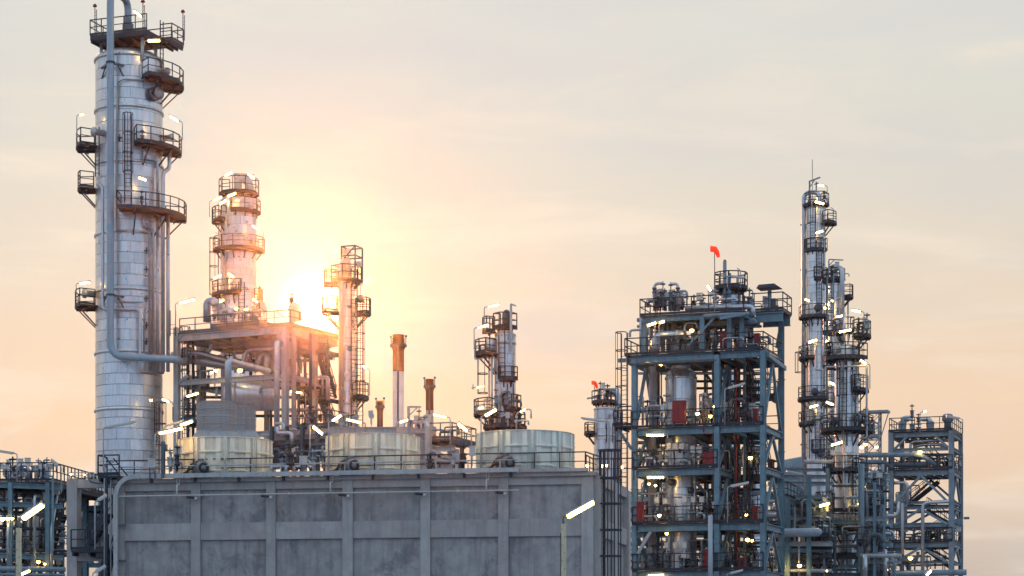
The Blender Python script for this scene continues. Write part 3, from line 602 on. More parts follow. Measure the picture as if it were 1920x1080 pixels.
rplat(S, xs0-1, xs1+.6, 4.2, 6.2, S.z(750, xs0, 5), 'f', 1.0, m='mid', rm='mid'); rplat(S, xs0-1, xs1+.6, 4.2, 7, S.z(662, xs0, 5), 'f', 1.0, m='mid', rm='mid')
stair(S, 4.4, 5.3, S.x(602, 5), S.z(662, xs0, 5), S.x(626, 5), S.z(748, xs0, 5), 'mid', 'x'); stair(S, 4.4, 5.3, S.x(606, 5), S.z(752, xs0, 5), S.x(624, 5), S.z(800, xs0, 5), 'mid', 'x')
ladder(S, S.x(348, 1.2), 1.2, S.z(880, 0, 1), zT-.2, -60, .5, True, 'mid'); ladder(S, S.x(343, 1.0), -.3, zT-.1, zT+.9, -60, .4, False, 'mid')
mesh_gear(S, (395, 500), (578, 603), (.6, 4), 22, 21, 'steel2'); mesh_gear(S, (545, 625), (755, 800), (1.8, 5), 14, 22); mesh_gear(S, (490, 615), (690, 755), (3, 6), 8, 23)
mesh_gear(S, (345, 400), (740, 785), (1, 3), 6, 24); mesh_gear(S, (400, 480), (655, 700), (3, 6), 9, 25)
rplat(S, S.x(395, .5), S.x(500, .5), .5, 4, zT+.55, 'f', .8, m='mid', rm='mid')
for px, a, r_, y in ((432, 22, .24, 1.2), (403, 40, .28, 1.0)):
    q = S.p(px-15, 604, y); goose(S, q, a*S.s, 18*S.s, r_, 'pipe', 12, 10*S.s)
pipe(S, [S.p(548, 604, 1), S.p(546, 575, 1), S.p(556, 572, 1.2), S.p(561, 602, 1.4)], .26, 'pipe', br=.7, n=12); valve(S, S.p(546, 570, 1), .15, .8)
for a, b, y, m_ in ((640, 660, 4, 'mid'), (676, 676, 5, 'mid'), (716, 716, 6, 'mid'), (728, 728, 3, 'mid'), (745, 745, 5, 'mid'), (768, 768, 4, 'steel2'), (780, 780, 6, 'mid')):
    MB().ib(S.p(345, a, y), S.p(600, b, y), .14, .2).build('cross_member', m_, S)
for px, y in ((352, 3), (362, 2), (384, 6), (470, 5), (508, 4), (560, 3), (572, 5), (582, 2)): MB().ib(S.p(px, 880, y), S.p(px, 625, y), .16, .16, Y_).build('post', 'mid', S)
mesh_gear(S, (440, 625), (640, 700), (2, 6), 14, 28); mesh_gear(S, (480, 620), (700, 750), (1, 6), 14, 29); mesh_gear(S, (345, 400), (690, 735), (1, 4), 8, 30)
# lower bay between the fan stacks: dark drums, beams and box
xa, xb = S.x(512, -3), S.x(610, -3)
for py, r_ in ((836, .45), (858, .5)): MB().lathe([(.02, 0), (r_*.8, .1), (r_, .3), (r_, 4.0), (r_*.8, 4.2), (.02, 4.3)], S.p(508, py, -2), 16, axis=X_, caps=False).build('heat_exchanger', 'mid', S)
for py, y, m_ in ((812, -3, 'steel2'), (822, -2.6, 'steel2'), (832, -3, 'mid'), (848, -3, 'mid'), (866, -3, 'mid')): hb(S.z(py, xa, y), xa-1, xb+.6, y, .28, .2, m_)
for px in (514, 542, 571, 600): x = S.x(px, -3); MB().ib((x, -3.3, 0), (x, -3.3, S.z(800, x, -3)), .24, .24, Y_).build('column', 'mid', S)
mesh_gear(S, (512, 608), (835, 878), (-5, -3.4), 18, 26); mesh_gear(S, (515, 600), (800, 815), (-3.2, -2.8), 5, 27)
pipe(S, [S.p(520, 800, -3.8), S.p(520, 812, -3.8), S.p(548, 812, -3.8), S.p(548, 830, -3.8)], .15, 'pipe', n=9); pipe(S, [S.p(517, 795, -3.6), S.p(532, 793, -3.6), S.p(532, 818, -3.6)], .12, 'pipe', n=9)

# low frame between the middle and the right fan stack
S = Fr('pipe_rack', 'low steel pipe rack with a handrail between the middle and right fan stacks', 'pipe rack', 803, 135, 20)
for px, y, top in ((803, 0, 800), (855, 1, 842), (812, 4, 800), (845, 4, 842), (790, 3, 805)): x = S.x(px, y); MB().ib((x, y, 0), (x, y, S.z(top, x, y)), .34, .34, Y_).build('column', 'steel2', S)
hb2 = lambda py, a, b, y, h=.3: MB().ib(S.p(a, py, y), S.p(b, py, y), .24, h).build('beam', 'steel2', S)
for py, a, b, y in ((808, 775, 800, 0), (818, 778, 800, .3), (832, 806, 853, 2), (842, 806, 853, .6), (862, 778, 850, 1), (875, 778, 850, 1)): hb2(py, a, b, y)
rplat(S, S.x(806, 1), S.x(850, 1), .8, 5, S.z(823, S.x(830, 1), 1), 'frb', 1.0, m='mid', rm='mid', sp=.8)
pipe(S, [S.p(785, 792, .5), S.p(800, 791, .5), S.p(803, 815, .5)], .2, 'pipe', br=.5, n=12, name='elbow_pipe')
MB().beam(S.p(790, 835, 0), S.p(850, 862, 1), .16).build('brace', 'steel2', S); MB().beam(S.p(792, 850, 0), S.p(850, 872, 1), .16).build('brace', 'steel2', S)
x = S.x(766, 0); m = MB(); m.beam((x, 0, 0), (x, 0, S.z(762, x, 0)), .14); m.beam((x, 0, S.z(763, x, 0)), (S.x(789, 0), 0, S.z(764, x, 0)), .12); m.beam((x, 0, S.z(780, x, 0)), (x+.65, 0, S.z(764, x, 0)), .07); m.build('davit', 'steel2', S)
mesh_gear(S, (780, 848), (800, 824), (1, 4), 12, 31); mesh_gear(S, (770, 800), (785, 810), (0, 1), 7, 32, 'steel2'); mesh_gear(S, (782, 850), (845, 880), (1, 4), 10, 33)
hb2(808, 620, 775, 0, .5)
mesh_gear(S, (630, 700), (795, 806), (0, 1), 4, 34, 'steel2')
# ================================================================= concrete cooling tower basin
W = Fr('cooling_tower', 'long grey concrete cooling tower wall of framed panels across the foreground', 'building', 1112, 105, 11.5)
ZT = W.z(884); xL = W.x(214); L2 = 10.6
zc = ZT-.20; zb1, zb0 = W.z(890), W.z(907); zm1, zm0 = W.z(971), W.z(1004)
pil = [(1090, 1112), (934, 953), (788, 806), (642, 661), (499, 516), (358, 375), (214, 233)]
pil = [(W.x(a), W.x(b)) for a, b in pil]; pil[0] = (pil[0][0], 0.0)
MB().box((xL+.02, .30, 0), (-.02, L2, ZT-.3)).build('core_wall', 'concrete', W)
for a, b in pil:
    w2 = MB().box((a, -.0, 0), (b, .30, zc)); w2.build('pilaster', 'concrete', W)
for i in range(6):
    a = pil[i+1][1]+.002; b = pil[i][0]-.002
    MB().box((a, .06, zb0), (b, .298, zb1)).build('top_beam', 'concrete', W)
    MB().box((a, .07, zm0), (b, .298, zm1)).build('middle_beam', 'concrete', W)
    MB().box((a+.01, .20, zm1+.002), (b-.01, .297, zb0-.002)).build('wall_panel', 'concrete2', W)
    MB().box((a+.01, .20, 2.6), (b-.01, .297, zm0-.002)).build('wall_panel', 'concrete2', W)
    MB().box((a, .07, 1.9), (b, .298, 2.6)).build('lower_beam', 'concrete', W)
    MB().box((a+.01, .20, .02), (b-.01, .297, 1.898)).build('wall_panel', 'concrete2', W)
    MB().box((a, .0, zb1+.002), (b, .298, zc)).build('upper_band', 'concrete', W)
MB().box((xL-.12, -.14, zc+.002), (.12, L2+.1, ZT)).build('roof_slab', 'concrete', W)
for y in (.302, 4.9, L2-.9):
    MB().box((-.018, y, 0), (.34, y+.85, zc)).build('side_pilaster', 'concrete', W)
for y0_, y1_ in ((1.156, 4.896), (5.756, L2-.906)):
    for a, b in ((zb0, zb1), (zm0, zm1), (1.9, 2.6)): MB().box((-.017, y0_, a), (.26, y1_, b)).build('side_beam', 'concrete', W)
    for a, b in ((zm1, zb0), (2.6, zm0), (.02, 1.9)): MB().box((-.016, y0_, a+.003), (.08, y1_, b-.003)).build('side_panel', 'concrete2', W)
# cable duct along the roof edge, curving down at the left corner
d = W.x(240); xd0, xd1 = W.x(226), W.x(976)
mb = MB(); dz = ZT+.12; pts = bend([(xd1, -.35, dz), (xd0-.1, -.35, dz), (xd0-.1, -.35, .1)], 1.15, 10)
for i in range(len(pts)-1):
    a, b = pts[i], pts[i+1]; mb.beam(a, b+(b-a).normalized()*.005, .22, .2, Y_)
mb.build('cable_duct', 'galv', W)
k = 0; x = xd0+1.2
while x < xd1: MB().box((x-.03, -.47, dz-.13), (x+.03, -.23, dz+.13)).build('duct_cover_joint', 'galv', W); MB().box((x+.5, -.3, dz-.34), (x+.62, -.1, dz-.12)).build('duct_bracket', 'dark', W); x += 2.35
MB().box((xd1+.05, -.3, ZT+.002), (W.x(1103), -.02, ZT+.16)).build('roof_kerb', 'concrete', W)
# thin conduit with hangers
zq = W.z(931, W.x(218), -.2); zr = zq
m = pipe(W, [W.p(218, 1080+60, -.25), V(W.x(218), -.25, zq), V(W.x(975), -.25, zq)], .035, 'housing', br=.12, n=7, name='conduit')
for px in (335, 622, 914):
    x = W.x(px); mb = MB(); mb.tube([(x, -.25, zq), (x, -.25, zq+.55)], .045, 6); mb.tube([(x+.09, -.25, zq+.5), (x+.09, -.25, zq+.6)], .04, 6); mb.tube([(x-.0, -.25, zq+.5), (x-.0, -.25, ZT+.1)], .022, 6); mb.tube([(x+.14, -.25, zq+.6), (x+.14, -.25, ZT+.1)], .022, 6); mb.build('conduit_drop', 'housing', W)
for px in (277, 390, 545, 700, 860): MB().lathe([(.06, -.05), (.06, .05)], (W.x(px), -.25, zq), 8, axis=X_).build('conduit_coupling', 'housing', W)
for px in (365, 505, 650, 793, 944):
    p = W.p(px, 936, -.22); f = Fr('wall_floodlight', 'small dark floodlight, %s under the wall conduit' % {365: 'leftmost of five', 505: 'second from the left of five', 650: 'middle one of five', 793: 'second from the right of five', 944: 'rightmost of five'}[px], 'floodlight', px, 105, 11.5, 'floodlights along the wall conduit')
    wp = W.e.matrix_world; f.e.location = V(W.X0, W.D, 0)+Matrix.Rotation(-rad(11.5), 3, 'Z') @ V(p.x, p.y, 0); f.e.location.z = zq-.12
    MB().tube([(-.38, -.12, .02), (.02, -.12, -.02)], .065, 10).build('lamp_barrel', 'dark', f); MB().lathe([(.03, 0), (.09, .03), (.09, .09), (.03, .12)], (.10, -.1, -.12), 10).build('mount', 'housing', f); MB().beam((.10, -.1, 0), (.10, .2, 0), .05).build('wall_bracket', 'galv', f)
for py in (985, 1052):
    p = W.p(224, py, -.2); MB().box(p-V(.1, .05, .06), p+V(.35, .05, .06)).build('wall_bracket', 'mid', W)
# roof walkway handrail
Rf = Fr('roof_handrail', 'black two-bar handrail running along the edge of the concrete cooling tower roof', 'handrail', 1112, 105, 11.5)
zr0 = ZT+.02; h = (884-846)*W.s
for (a, b) in ((197, 300), (300, 420), (420, 560), (560, 700), (700, 850), (850, 1000), (1000, 1096)):
    mb = MB(); rail(mb, [(Rf.x(a), .25, zr0), (Rf.x(b)-.004, .25, zr0)], h-.02, 1.45, .026, toe=False); mb.build('rail_section', 'rail', Rf)
mb = MB(); rail(mb, [(Rf.x(1096), .25, zr0), (-.1, 3.2, zr0)], h-.02, 1.45, .026, toe=False); mb.build('rail_section', 'rail', Rf)
mb = MB(); mb.tube([(Rf.x(212), -.3, .2), (Rf.x(212), -.3, ZT+.55), (Rf.x(230), -.3, ZT+.62), (Rf.x(975), -.3, ZT+.62)], .035, 7); mb.build('pipe_rail', 'galv', Rf)
for px in (268, 322, 372, 425, 478, 530, 590, 650, 708, 760, 820, 880, 940): x = Rf.x(px); MB().beam((x, -.3, ZT+.2), (x, -.3, ZT+.62), .05).build('rail_post', 'galv', Rf)
st = Fr('roof_access_platform', 'little black platform with handrail and steps off the left end of the concrete wall', 'platform', 205, 110, 11.5)
zz_ = st.z(893); rplat(st, -.45, .7, -.4, .8, zz_, 'lf', 1.05, m='rail'); m = MB()
for y in (-.4, .8): m.beam((-.1, y, zz_+1.0), (.75, y, zz_), .06)
for y in (-.35, .75): m.beam((0, y, 0), (0, y, zz_-.1), .1)
m.build('strut', 'rail', st)
# fan stacks
def stack(label, pxl, pxr, ptop, D, m, nseg=10):
    pc = (pxl+pxr)/2; f = Fr('fan_stack', label, 'fan stack', pc, D, 0, 'cooling fan stacks', z=ZT+.004); R = (pxr-pxl)/2*f.s; zt = f.z(ptop+6, 0, -R); da = 2*PI/nseg
    g = .006; mb = MB(); n = 4; prof = [(R*1.0, .02), (R*.985, zt*.45), (R*1.01, zt)]; a0, a1 = -da/2+g, da/2-g
    mb.lathe(prof, (0, 0, 0), n, a0, a1); mb.lathe([(r-.05, z) for r, z in prof][::-1], (0, 0, 0), n, a0, a1)
    def cb(aa, ab, za, zb, dr, r0=0):      # raised curved band
        mb.lathe([(R*.98+r0, za), (R+dr, za+.03), (R+dr, zb-.03), (R*.98+r0, zb)], (0, 0, 0), max(1, int((ab-aa)/da*4)), aa, ab)
        for a_, s_ in ((aa, 1), (ab, -1)):
            q = [(r*math.cos(a_), r*math.sin(a_), z) for r, z in ((R*.98, za), (R+dr, za+.03), (R+dr, zb-.03), (R*.98, zb))]
            mb.add(q, [(0, 1, 2, 3) if s_ > 0 else (3, 2, 1, 0)])
    w = da*.10
    cb(a0, a0+w*.35, .02, zt, .11); cb(a1-w*.35, a1, .02, zt, .11)            # bolted flanges at the joints
    cb(a0+w*1.4, a0+w*3.0, .02, zt, .055); cb(a1-w*3.0, a1-w*1.4, .02, zt, .055)
    cb(a0+w*1.2, a1-w*1.2, zt*.60, zt*.68, .10); cb(a0+w*1.2, a1-w*1.2, zt*.16, zt*.22, .08)
    cb(a0, a1, zt-.07, zt, .10)
    for zb in [zt*k/9 for k in range(1, 9)]: q = a1-.012; mb.beam(V(R*math.cos(q), R*math.sin(q), zb), V((R+.15)*math.cos(q), (R+.15)*math.sin(q), zb), .035)
    me = mb.mesh('stack_segment', M[m])
    for i in range(nseg):
        o = bpy.data.objects.new('stack_segment', me); SC.collection.objects.link(o); o.parent = f.e; o.rotation_euler = (0, 0, da*i+.13)
    MB().lathe([(R*.93, 0), (R*.93, .3)], (0, 0, 0), 24).build('fan_floor', 'mid', f)
    for k in range(6):
        a = k*PI/3+.3; b = MB(); u = V(math.cos(a), math.sin(a), 0); t = V(-u.y, u.x, 0)
        b.add([u*.3-t*.15+Z_*.9, u*.3+t*.15+Z_*.8, u*R*.9+t*.25+Z_*.82, u*R*.9-t*.2+Z_*.94], [(0, 1, 2, 3)]); b.add([u*.3-t*.15+Z_*.87, u*.3+t*.15+Z_*.77, u*R*.9+t*.25+Z_*.79, u*R*.9-t*.2+Z_*.91], [(3, 2, 1, 0)]); b.build('fan_blade', 'galv', f)
    MB().lathe([(.3, .3), (.35, .7), (.3, .98), (.1, 1.05)], (0, 0, 0), 14).build('fan_hub', 'mid', f)
    return f, R
SD = [(336, 509, 812, 111.5, 'frp'), (612, 785, 805, 110, 'frp'), (895, 1074, 799, 108.5, 'sage')]
for (a, b, t, D, m), l in zip(SD, ('left fan stack on the concrete roof, cream panels, in front of grey corrugated drums', 'middle cream fan stack on the concrete roof, crossed by a pale pipe at its rim', 'right fan stack on the concrete roof, pale greenish panels, below the short column')):
    stack(l, a, b, t, D, m)
def motor(px, D, lab, mirror=1):
    f = Fr('fan_motor', lab, 'motor', px, D, 0, 'fan motors on the roof', z=ZT+.004)
    MB().box((-.55, -.25, .02), (.55, .25, .12)).build('base_plate', 'mid', f)
    b = MB(); b.lathe([(.08, -.52), (.30, -.50), (.36, -.42), (.36, .30), (.30, .42), (.12, .46), (.06, .6)], (0, 0, .50), 16, axis=V(.55, -1, 0)); b.build('motor_body', 'motor', f)
    ax = V(.55, -1, 0).normalized(); ux = ax.orthogonal().normalized(); uy = ax.cross(ux); b = MB()
    for k in range(20): a = k*2*PI/20; u = ux*math.cos(a)+uy*math.sin(a); b.beam(V(0, 0, .5)-ax*.38+u*.38, V(0, 0, .5)+ax*.26+u*.38, .02, .06, u)
    b.build('cooling_fins', 'motor', f)
    MB().lathe([(.05, 0), (.14, .01), (.2, .04), (.26, .02), (.27, -.06), (.05, -.06)], V(0, 0, .5)+ax*.44, 16, axis=ax, caps=False).build('fan_cowl', 'black', f)
    MB().box((-.12, -.1, .84), (.16, .14, .99)).build('terminal_box', 'motor', f)
    pipe(f, [(-.3, -.1, .5), (-.62, -.1, .42), (-.75, -.1, .1), (-1.3, -.1, .07)], .05, 'black', name='hose', n=7); pipe(f, [(-.2, .1, .7), (-.5, .1, .75), (-.7, 0, .35), (-.9, -.2, .2)], .04, 'black', name='hose', n=7)
    for x in (-.9, -.6, .7): valve(f, (x, -.05, .03), .05, .22)
motor(376, 109, 'grey fan motor at the foot of the left fan stack'); motor(657, 107.6, 'grey fan motor at the foot of the middle fan stack'); motor(948, 106.2, 'grey fan motor at the foot of the right fan stack')
for px, D, lab in ((285, 109, 'white control box on the roof in front of the tallest column'), (569, 107.5, 'white control box on the roof between the left and middle fan stacks'), (855, 106.2, 'white control box on the roof between the middle and right fan stacks')):
    f = Fr('control_box', lab, 'control box', px, D, 11.5, 'control boxes on the roof', z=ZT+.004); b = MB(); b.box((-.18, -.1, .55), (.18, .1, .95)); b.box((-.21, -.14, .95), (.21, .12, .99)); b.build('cabinet', 'housing', f); MB().box((-.13, -.115, .6), (.13, -.1, .9)).build('cabinet_door', 'galv', f); b = MB(); b.beam((-.14, .04, 0), (-.14, .04, .55), .05); b.beam((.14, .04, 0), (.14, .04, .55), .05); b.build('stand', 'mid', f)
for px, D, lab, top in ((306, 109, 'tall grey steel post rising from the roof beside the caged ladder of the tallest column', 828), (585, 108, 'short grey steel post on the roof beside the middle fan stack', 840), (866, 106.5, 'grey steel post with a small box on the roof left of the right fan stack', 822)):
    f = Fr('steel_post', lab, 'post', px, D, 11.5, z=ZT+.004); z = f.z(top); MB().ib((0, 0, 0), (0, 0, z), .16, .2, Y_).build('shaft', 'mid', f); MB().box((.09, -.12, z-.5), (.2, .1, z-.15)).build('junction_box', 'mid', f)
f = Fr('roof_pipework', 'small pipes and cable boxes lying along the roof edge between the fan stacks', 'pipework', 560, 107.6, 11.5, z=ZT+.004)
mesh_gear(f, (520, 610), (862, 884), (0, .6), 9, 44); mesh_gear(f, (790, 890), (866, 882), (0, .6), 7, 45); mesh_gear(f, (300, 340), (866, 886), (0, .6), 5, 46)
# corrugated drums behind the left fan stack
for pc, r, top, D, lab in ((406, 36.5, 752, 128, 'nearer grey corrugated drum with a conical skirt behind the left fan stack'), (447, 32, 762, 134, 'farther grey corrugated drum behind the left fan stack')):
    f = Fr('corrugated_drum', lab, 'drum', pc, D, 20); s = f.s; R = r*s; zt = f.z(top, 0, -R); zb = f.z(806, 0, -R); prof = [(R, 0), (R, zb)]; n_ = 18
    for i in range(n_): prof += [(R*.985, zb+(zt-zb)*(i+.15)/n_), (R*1.01, zb+(zt-zb)*(i+.5)/n_), (R*1.01, zb+(zt-zb)*(i+.75)/n_), (R*.985, zb+(zt-zb)*(i+.95)/n_)]
    prof += [(R*1.02, zt), (R*.9, zt+.05), (.05, zt+.12)]
    MB().lathe(prof, (0, 0, 0), 40, caps=False).build('corrugated_wall', 'corr', f); MB().lathe([(R*1.0, zb+.05), (R*1.3, zb-.45), (R*1.3, zb-1.5), (R*1.0, zb-1.5)], (0, 0, 0), 14).build('conical_skirt', 'corr', f)
    for k in range(1, 4): MB().lathe([(R*1.0, zb+(zt-zb)*k/4-.04), (R*1.03, zb+(zt-zb)*k/4), (R*1.0, zb+(zt-zb)*k/4+.04)], (0, 0, 0), 40, caps=False).build('hoop', 'corr', f)
    if pc == 406: pipe(f, [V(f.x(428, 0), 0, zt), f.p(428, 676, 0), f.p(440, 680, .5), f.p(503, 696, 6)], .2, 'pipe', br=.5, n=12, bands=1.4, name='vent_pipe')
# black caged ladder at the right end of the wall
f = Fr('caged_ladder', 'black caged ladder standing at the right end of the concrete wall', 'ladder', 1143, 105.5, 11.5)
zt = f.z(845); xw = lambda px, y=0: f.x(px, y)
for px, y in ((1126, -.05), (1133, -.05)): MB().beam((xw(px), y, 0), (xw(px), y, zt), .13, .1).build('stringer', 'rail', f)
for px, y in ((1142, -.42), (1149, -.46), (1155, -.44), (1161, -.3), (1164, 0)): MB().beam((xw(px), y, zt-9.2), (xw(px), y, zt), .055, .04).build('cage_bar', 'rail', f)
for py in (845, 897, 945, 994, 1043, 1092): zq = f.z(py); x0, x1 = xw(1123), xw(1165); m = MB(); P = [(x0, -.1, zq), (x0+.15, -.4, zq), (x0+.5, -.52, zq), (x1-.2, -.42, zq), (x1, -.15, zq), (x1, .1, zq), (x0, .1, zq), (x0, -.1, zq)]; [m.beam(P[i], P[i+1], .05, .09) for i in range(7)]; m.build('cage_hoop', 'rail', f)
x0, x1 = xw(1126), xw(1133)
for i in range(34): MB().beam((x0, -.03, 1+.3*i), (x1, -.03, 1+.3*i), .03).build('rung', 'rail', f)
for py in (1015, 900): zq = f.z(py); MB().beam((xw(1112), .1, zq), (x0, -.03, zq), .12).build('wall_bracket', 'rail', f)
o = MB(); rail(o, [(xw(1096), .5, zt-1.25), (xw(1096), 2.6, zt-1.25), (x1+1.1, 2.6, zt-1.25)], 1.1, .9, .025, toe=False); o.build('railing', 'rail', f)

# ================================================================= concrete frame and racks at the left edge
f = Fr('concrete_frame', 'pale concrete portal frame with two beams left of the long grey wall', 'concrete frame', 135, 111, 11.5)
zt = f.z(897); xa, xb = f.x(125), f.x(144)
MB().box((xa, 0, 0), (xb, .6, zt)).build('column', 'concrete', f); MB().box((f.x(214), .05, 0), (f.x(222), .5, zt)).build('column', 'concrete', f)
for a, b in ((899, 915), (1036, 1052)): MB().box((xb+.002, .05, f.z(b)), (f.x(214)-.002, .52, f.z(a))).build('beam', 'concrete', f)
for y in (5,): MB().box((xa, y, 0), (xb, y+.5, zt)).build('column', 'concrete', f); MB().box((xb, y, f.z(910)), (f.x(214), y+.4, f.z(899))).build('beam', 'concrete', f)
o = MB(); rail(o, [(f.x(126), .3, zt), (f.x(172), .3, zt)], .32, .6, .02, toe=False); o.build('cable_tray', 'galv', f)
rplat(f, f.x(145), f.x(212), -.8, -.05, f.z(1033), 'f', 1.05, m='rail')
stair(f, -.75, -.1, f.x(212), f.z(965, 0), f.x(170), f.z(1033), 'rail', 'x'); stair(f, -.75, -.1, f.x(190), f.z(1140), f.x(214), f.z(1040), 'rail', 'x')
pipe(f, [f.p(165, 888, -.1), f.p(167, 902, -.2), f.p(180, 906, -.2), f.p(214, 906, -.2)], .04, 'mid', n=7); pipe(f, [f.p(165, 1036, -.1), f.p(170, 1044, -.2), f.p(214, 1048, -.2)], .04, 'mid', n=7)
pipe(f, [f.p(196, 1120, -.9), f.p(196, 870, -.9), f.p(214, 866, -.9)], .045, 'galv', n=7, name='conduit')
f = Fr('pipe_rack', 'dark steel pipe rack with a railed deck at the far left edge of the picture', 'pipe rack', 60, 128, 6)
for yy in (0, 6, 12, 18):
    for px in (-40, 20, 116 if yy else 90): x = f.x(px, yy) if px > 50 else f.x(px, yy); MB().ib((x, yy, 0), (x, yy, f.z(905+yy*1.2, x, yy)), .26, .28, Y_).build('column', 'bluesteel', f)
hbx = lambda py, a, b, y, h=.35, m='bluesteel': MB().ib(f.p(a, py, y), f.p(b, py+(b-a)*.04, y), .26, h).build('beam', m, f)
for py in (908, 943, 1040): hbx(py, -40, 118, 0, .3)
for py in (918, 957, 985, 1010, 1055, 1075): hbx(py, -40, 118, 4, .16, 'rail')
for a, b in (((10, 945, 1), (60, 1030, 1)), ((60, 945, 2), (100, 1035, 2)), ((-10, 1045, 1), (40, 1085, 1))): MB().beam(f.p(*a), f.p(*b), .14).build('brace', 'mid', f)
for px in (8, 30, 44, 58, 76, 88, 104): MB().ib(f.p(px, 1090, 2.5), f.p(px, 915+px*.1, 2.5), .12, .12, Y_).build('post', 'rail', f)
for py in (925, 960, 1020): hbx(py, -40, 120, 9, .3, 'mid')
zd = f.z(902); rplat(f, f.x(-40), f.x(100, 0), 0, 14, zd, 'fr', 1.1, m='dark', sp=.7)
mesh_gear(f, (-10, 95), (868, 903), (1, 8), 36, 51, 'steel2'); mesh_gear(f, (-10, 120), (960, 1035), (1, 8), 44, 52, 'rail'); mesh_gear(f, (-10, 120), (1040, 1085), (1, 8), 30, 53, 'rail'); mesh_gear(f, (-10, 118), (915, 960), (1, 8), 30, 54, 'rail')
for py, r_, y in ((935, .05, 2), (952, .08, 3), (990, .09, 1), (1015, .05, 2), (1030, .07, 1.5), (1066, .16, -1), (1076, .08, -1)): pipe(f, [f.p(-40, py, y), f.p(122, py+2, y)], r_, random.choice(['steel', 'mid', 'rail']), n=9)
for px in (15, 65, 97): pipe(f, [f.p(px, 1085, -.5), f.p(px, random.choice([930, 975, 990]), -.5), f.p(px+10, 930, 1)], .09, 'pipe', n=8)
MB().lathe([(.9, 0), (.9, 3.3), (.7, 3.7), (.02, 3.9)], f.p(72, 1035, 3), 18).build('storage_vessel', 'tank', f); MB().lathe([(.35, 0), (.35, 2.6), (.3, 2.7)], f.p(62, 1035, 1.5), 14).build('pale_cylinder', 'white', f)
stair(f, 2, 2.9, f.x(115, 2), f.z(960), f.x(88, 2), f.z(1034), 'rail', 'x'); rplat(f, f.x(-40), f.x(125), .5, 3.5, f.z(1036), 'f', 1.0, m='dark')
m = MB(); q = f.p(99, 1034, -.6); m.beam(q, V(q.x, q.y, f.z(893, q.x, q.y)), .11); m.beam(V(q.x, q.y, f.z(893, q.x, q.y)), V(q.x-.55, q.y, f.z(893, q.x, q.y)), .09); m.build('davit', 'bluesteel', f)
f = Fr('steel_structure', 'dark steel stair frame half hidden behind the pale concrete frame', 'steel frame', 160, 140, 20)
for px, y in ((161, 0), (206, 0), (150, 4), (190, 4)): x = f.x(px, y); MB().ib((x, y, 0), (x, y, f.z(925, x, y)), .3, .3, Y_).build('column', 'bluesteel', f)
for py in (927, 953, 975, 1000, 1030, 1060): MB().ib(f.p(145, py, 0), f.p(214, py, 0), .2, .3).build('beam', 'bluesteel', f)
for a, b in (((148, 930, 1), (168, 975, 1)), ((168, 955, 1), (186, 1000, 1)), ((150, 1010, 1), (175, 1060, 1))): MB().beam(f.p(*a), f.p(*b), .22).build('brace', 'bluesteel', f)
rplat(f, f.x(145), f.x(180), 0, 3, f.z(925), 'f', 1.0, m='dark'); rplat(f, f.x(165), f.x(214), 0, 3, f.z(953), 'f', 1.0, m='dark')
mesh_gear(f, (148, 210), (975, 1030), (1, 4), 16, 55); MB().lathe([(.9, 0), (.9, 1.0), (.7, 1.4), (.02, 1.6)], f.p(171, 1000, 3), 16).build('domed_vessel', 'tank', f); mesh_gear(f, (148, 178), (908, 925), (0, 2), 6, 56)

# ================================================================= main process structure, right of centre
J = Fr('process_structure', 'big open blue steel process structure with five decks, stairs and railings', 'steel frame', 1345, 138, 20)
zL = {1: J.z(660), 2: J.z(799), 3: J.z(876), 4: J.z(981), 5: J.z(1070)}
xa, xm, xb = J.x(1190), 0.0, J.x(1431); B = 5.2; cs = 'bluesteel'
for x, y, zt in ((xa, 0, zL[1]-.2), (xm, 0, zL[1]-.2), (xb, 0, zL[1]-.0), (xa, B, zL[1]-.2), (xm, B, J.z(583, 0, B)), (xb, B, J.z(585, xb, B)), (J.x(1392, 3), B, J.z(583, 0, B))):
    MB().ib((x, y, 0), (x, y, zt), .35, .36, Y_).build('column', cs, J)
    for k in (1, 2, 3, 4, 5):
        if zL[k] < zt-1: MB().box((x-.24, y-.215, zL[k]-1.3), (x+.24, y+.215, zL[k]-1.27)).build('splice_plate', cs, J)
def deck(k, x0, x1, sides='f', xs=None):
    z = zL[k]; MB().ib((x0+.22, 0, z-.25), (x1-.22, 0, z-.25), .3, .42).build('beam', cs, J); MB().ib((x0+.22, B, z-.25), (x1-.22, B, z-.25), .3, .42).build('beam', cs, J)
    for x in (x0, x1): MB().ib((x, .22, z-.25), (x, B-.22, z-.25), .3, .42).build('beam', cs, J)
    for q in (.33, .66): MB().ib((x0+(x1-x0)*q, .2, z-.3), (x0+(x1-x0)*q, B-.2, z-.3), .2, .3).build('joist', cs, J)
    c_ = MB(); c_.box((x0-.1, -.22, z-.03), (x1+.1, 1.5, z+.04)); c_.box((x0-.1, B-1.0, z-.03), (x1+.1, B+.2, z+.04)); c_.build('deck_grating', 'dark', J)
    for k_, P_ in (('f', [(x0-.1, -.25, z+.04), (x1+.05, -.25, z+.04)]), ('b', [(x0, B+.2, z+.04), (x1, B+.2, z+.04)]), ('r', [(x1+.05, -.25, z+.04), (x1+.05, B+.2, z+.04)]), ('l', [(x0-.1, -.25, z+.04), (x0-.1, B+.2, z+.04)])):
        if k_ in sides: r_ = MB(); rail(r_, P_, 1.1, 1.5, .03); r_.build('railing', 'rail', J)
deck(1, xa-.5, xm, 'flb'); deck(1, xm, xb, 'frb')
deck(2, xa, xm, 'fb'); deck(2, xm, xb, 'fb'); deck(3, xa, xm, 'fb'); deck(4, xa, xm, 'flb'); deck(4, xm, xb, 'fb'); deck(5, xa, xm, 'fb'); deck(5, xm, xb, 'f')
MB().box((xa-.3, -.24, zL[1]-.6), (xm, 1.0, zL[1]-.5)).build('soffit_plate', 'mid', J)
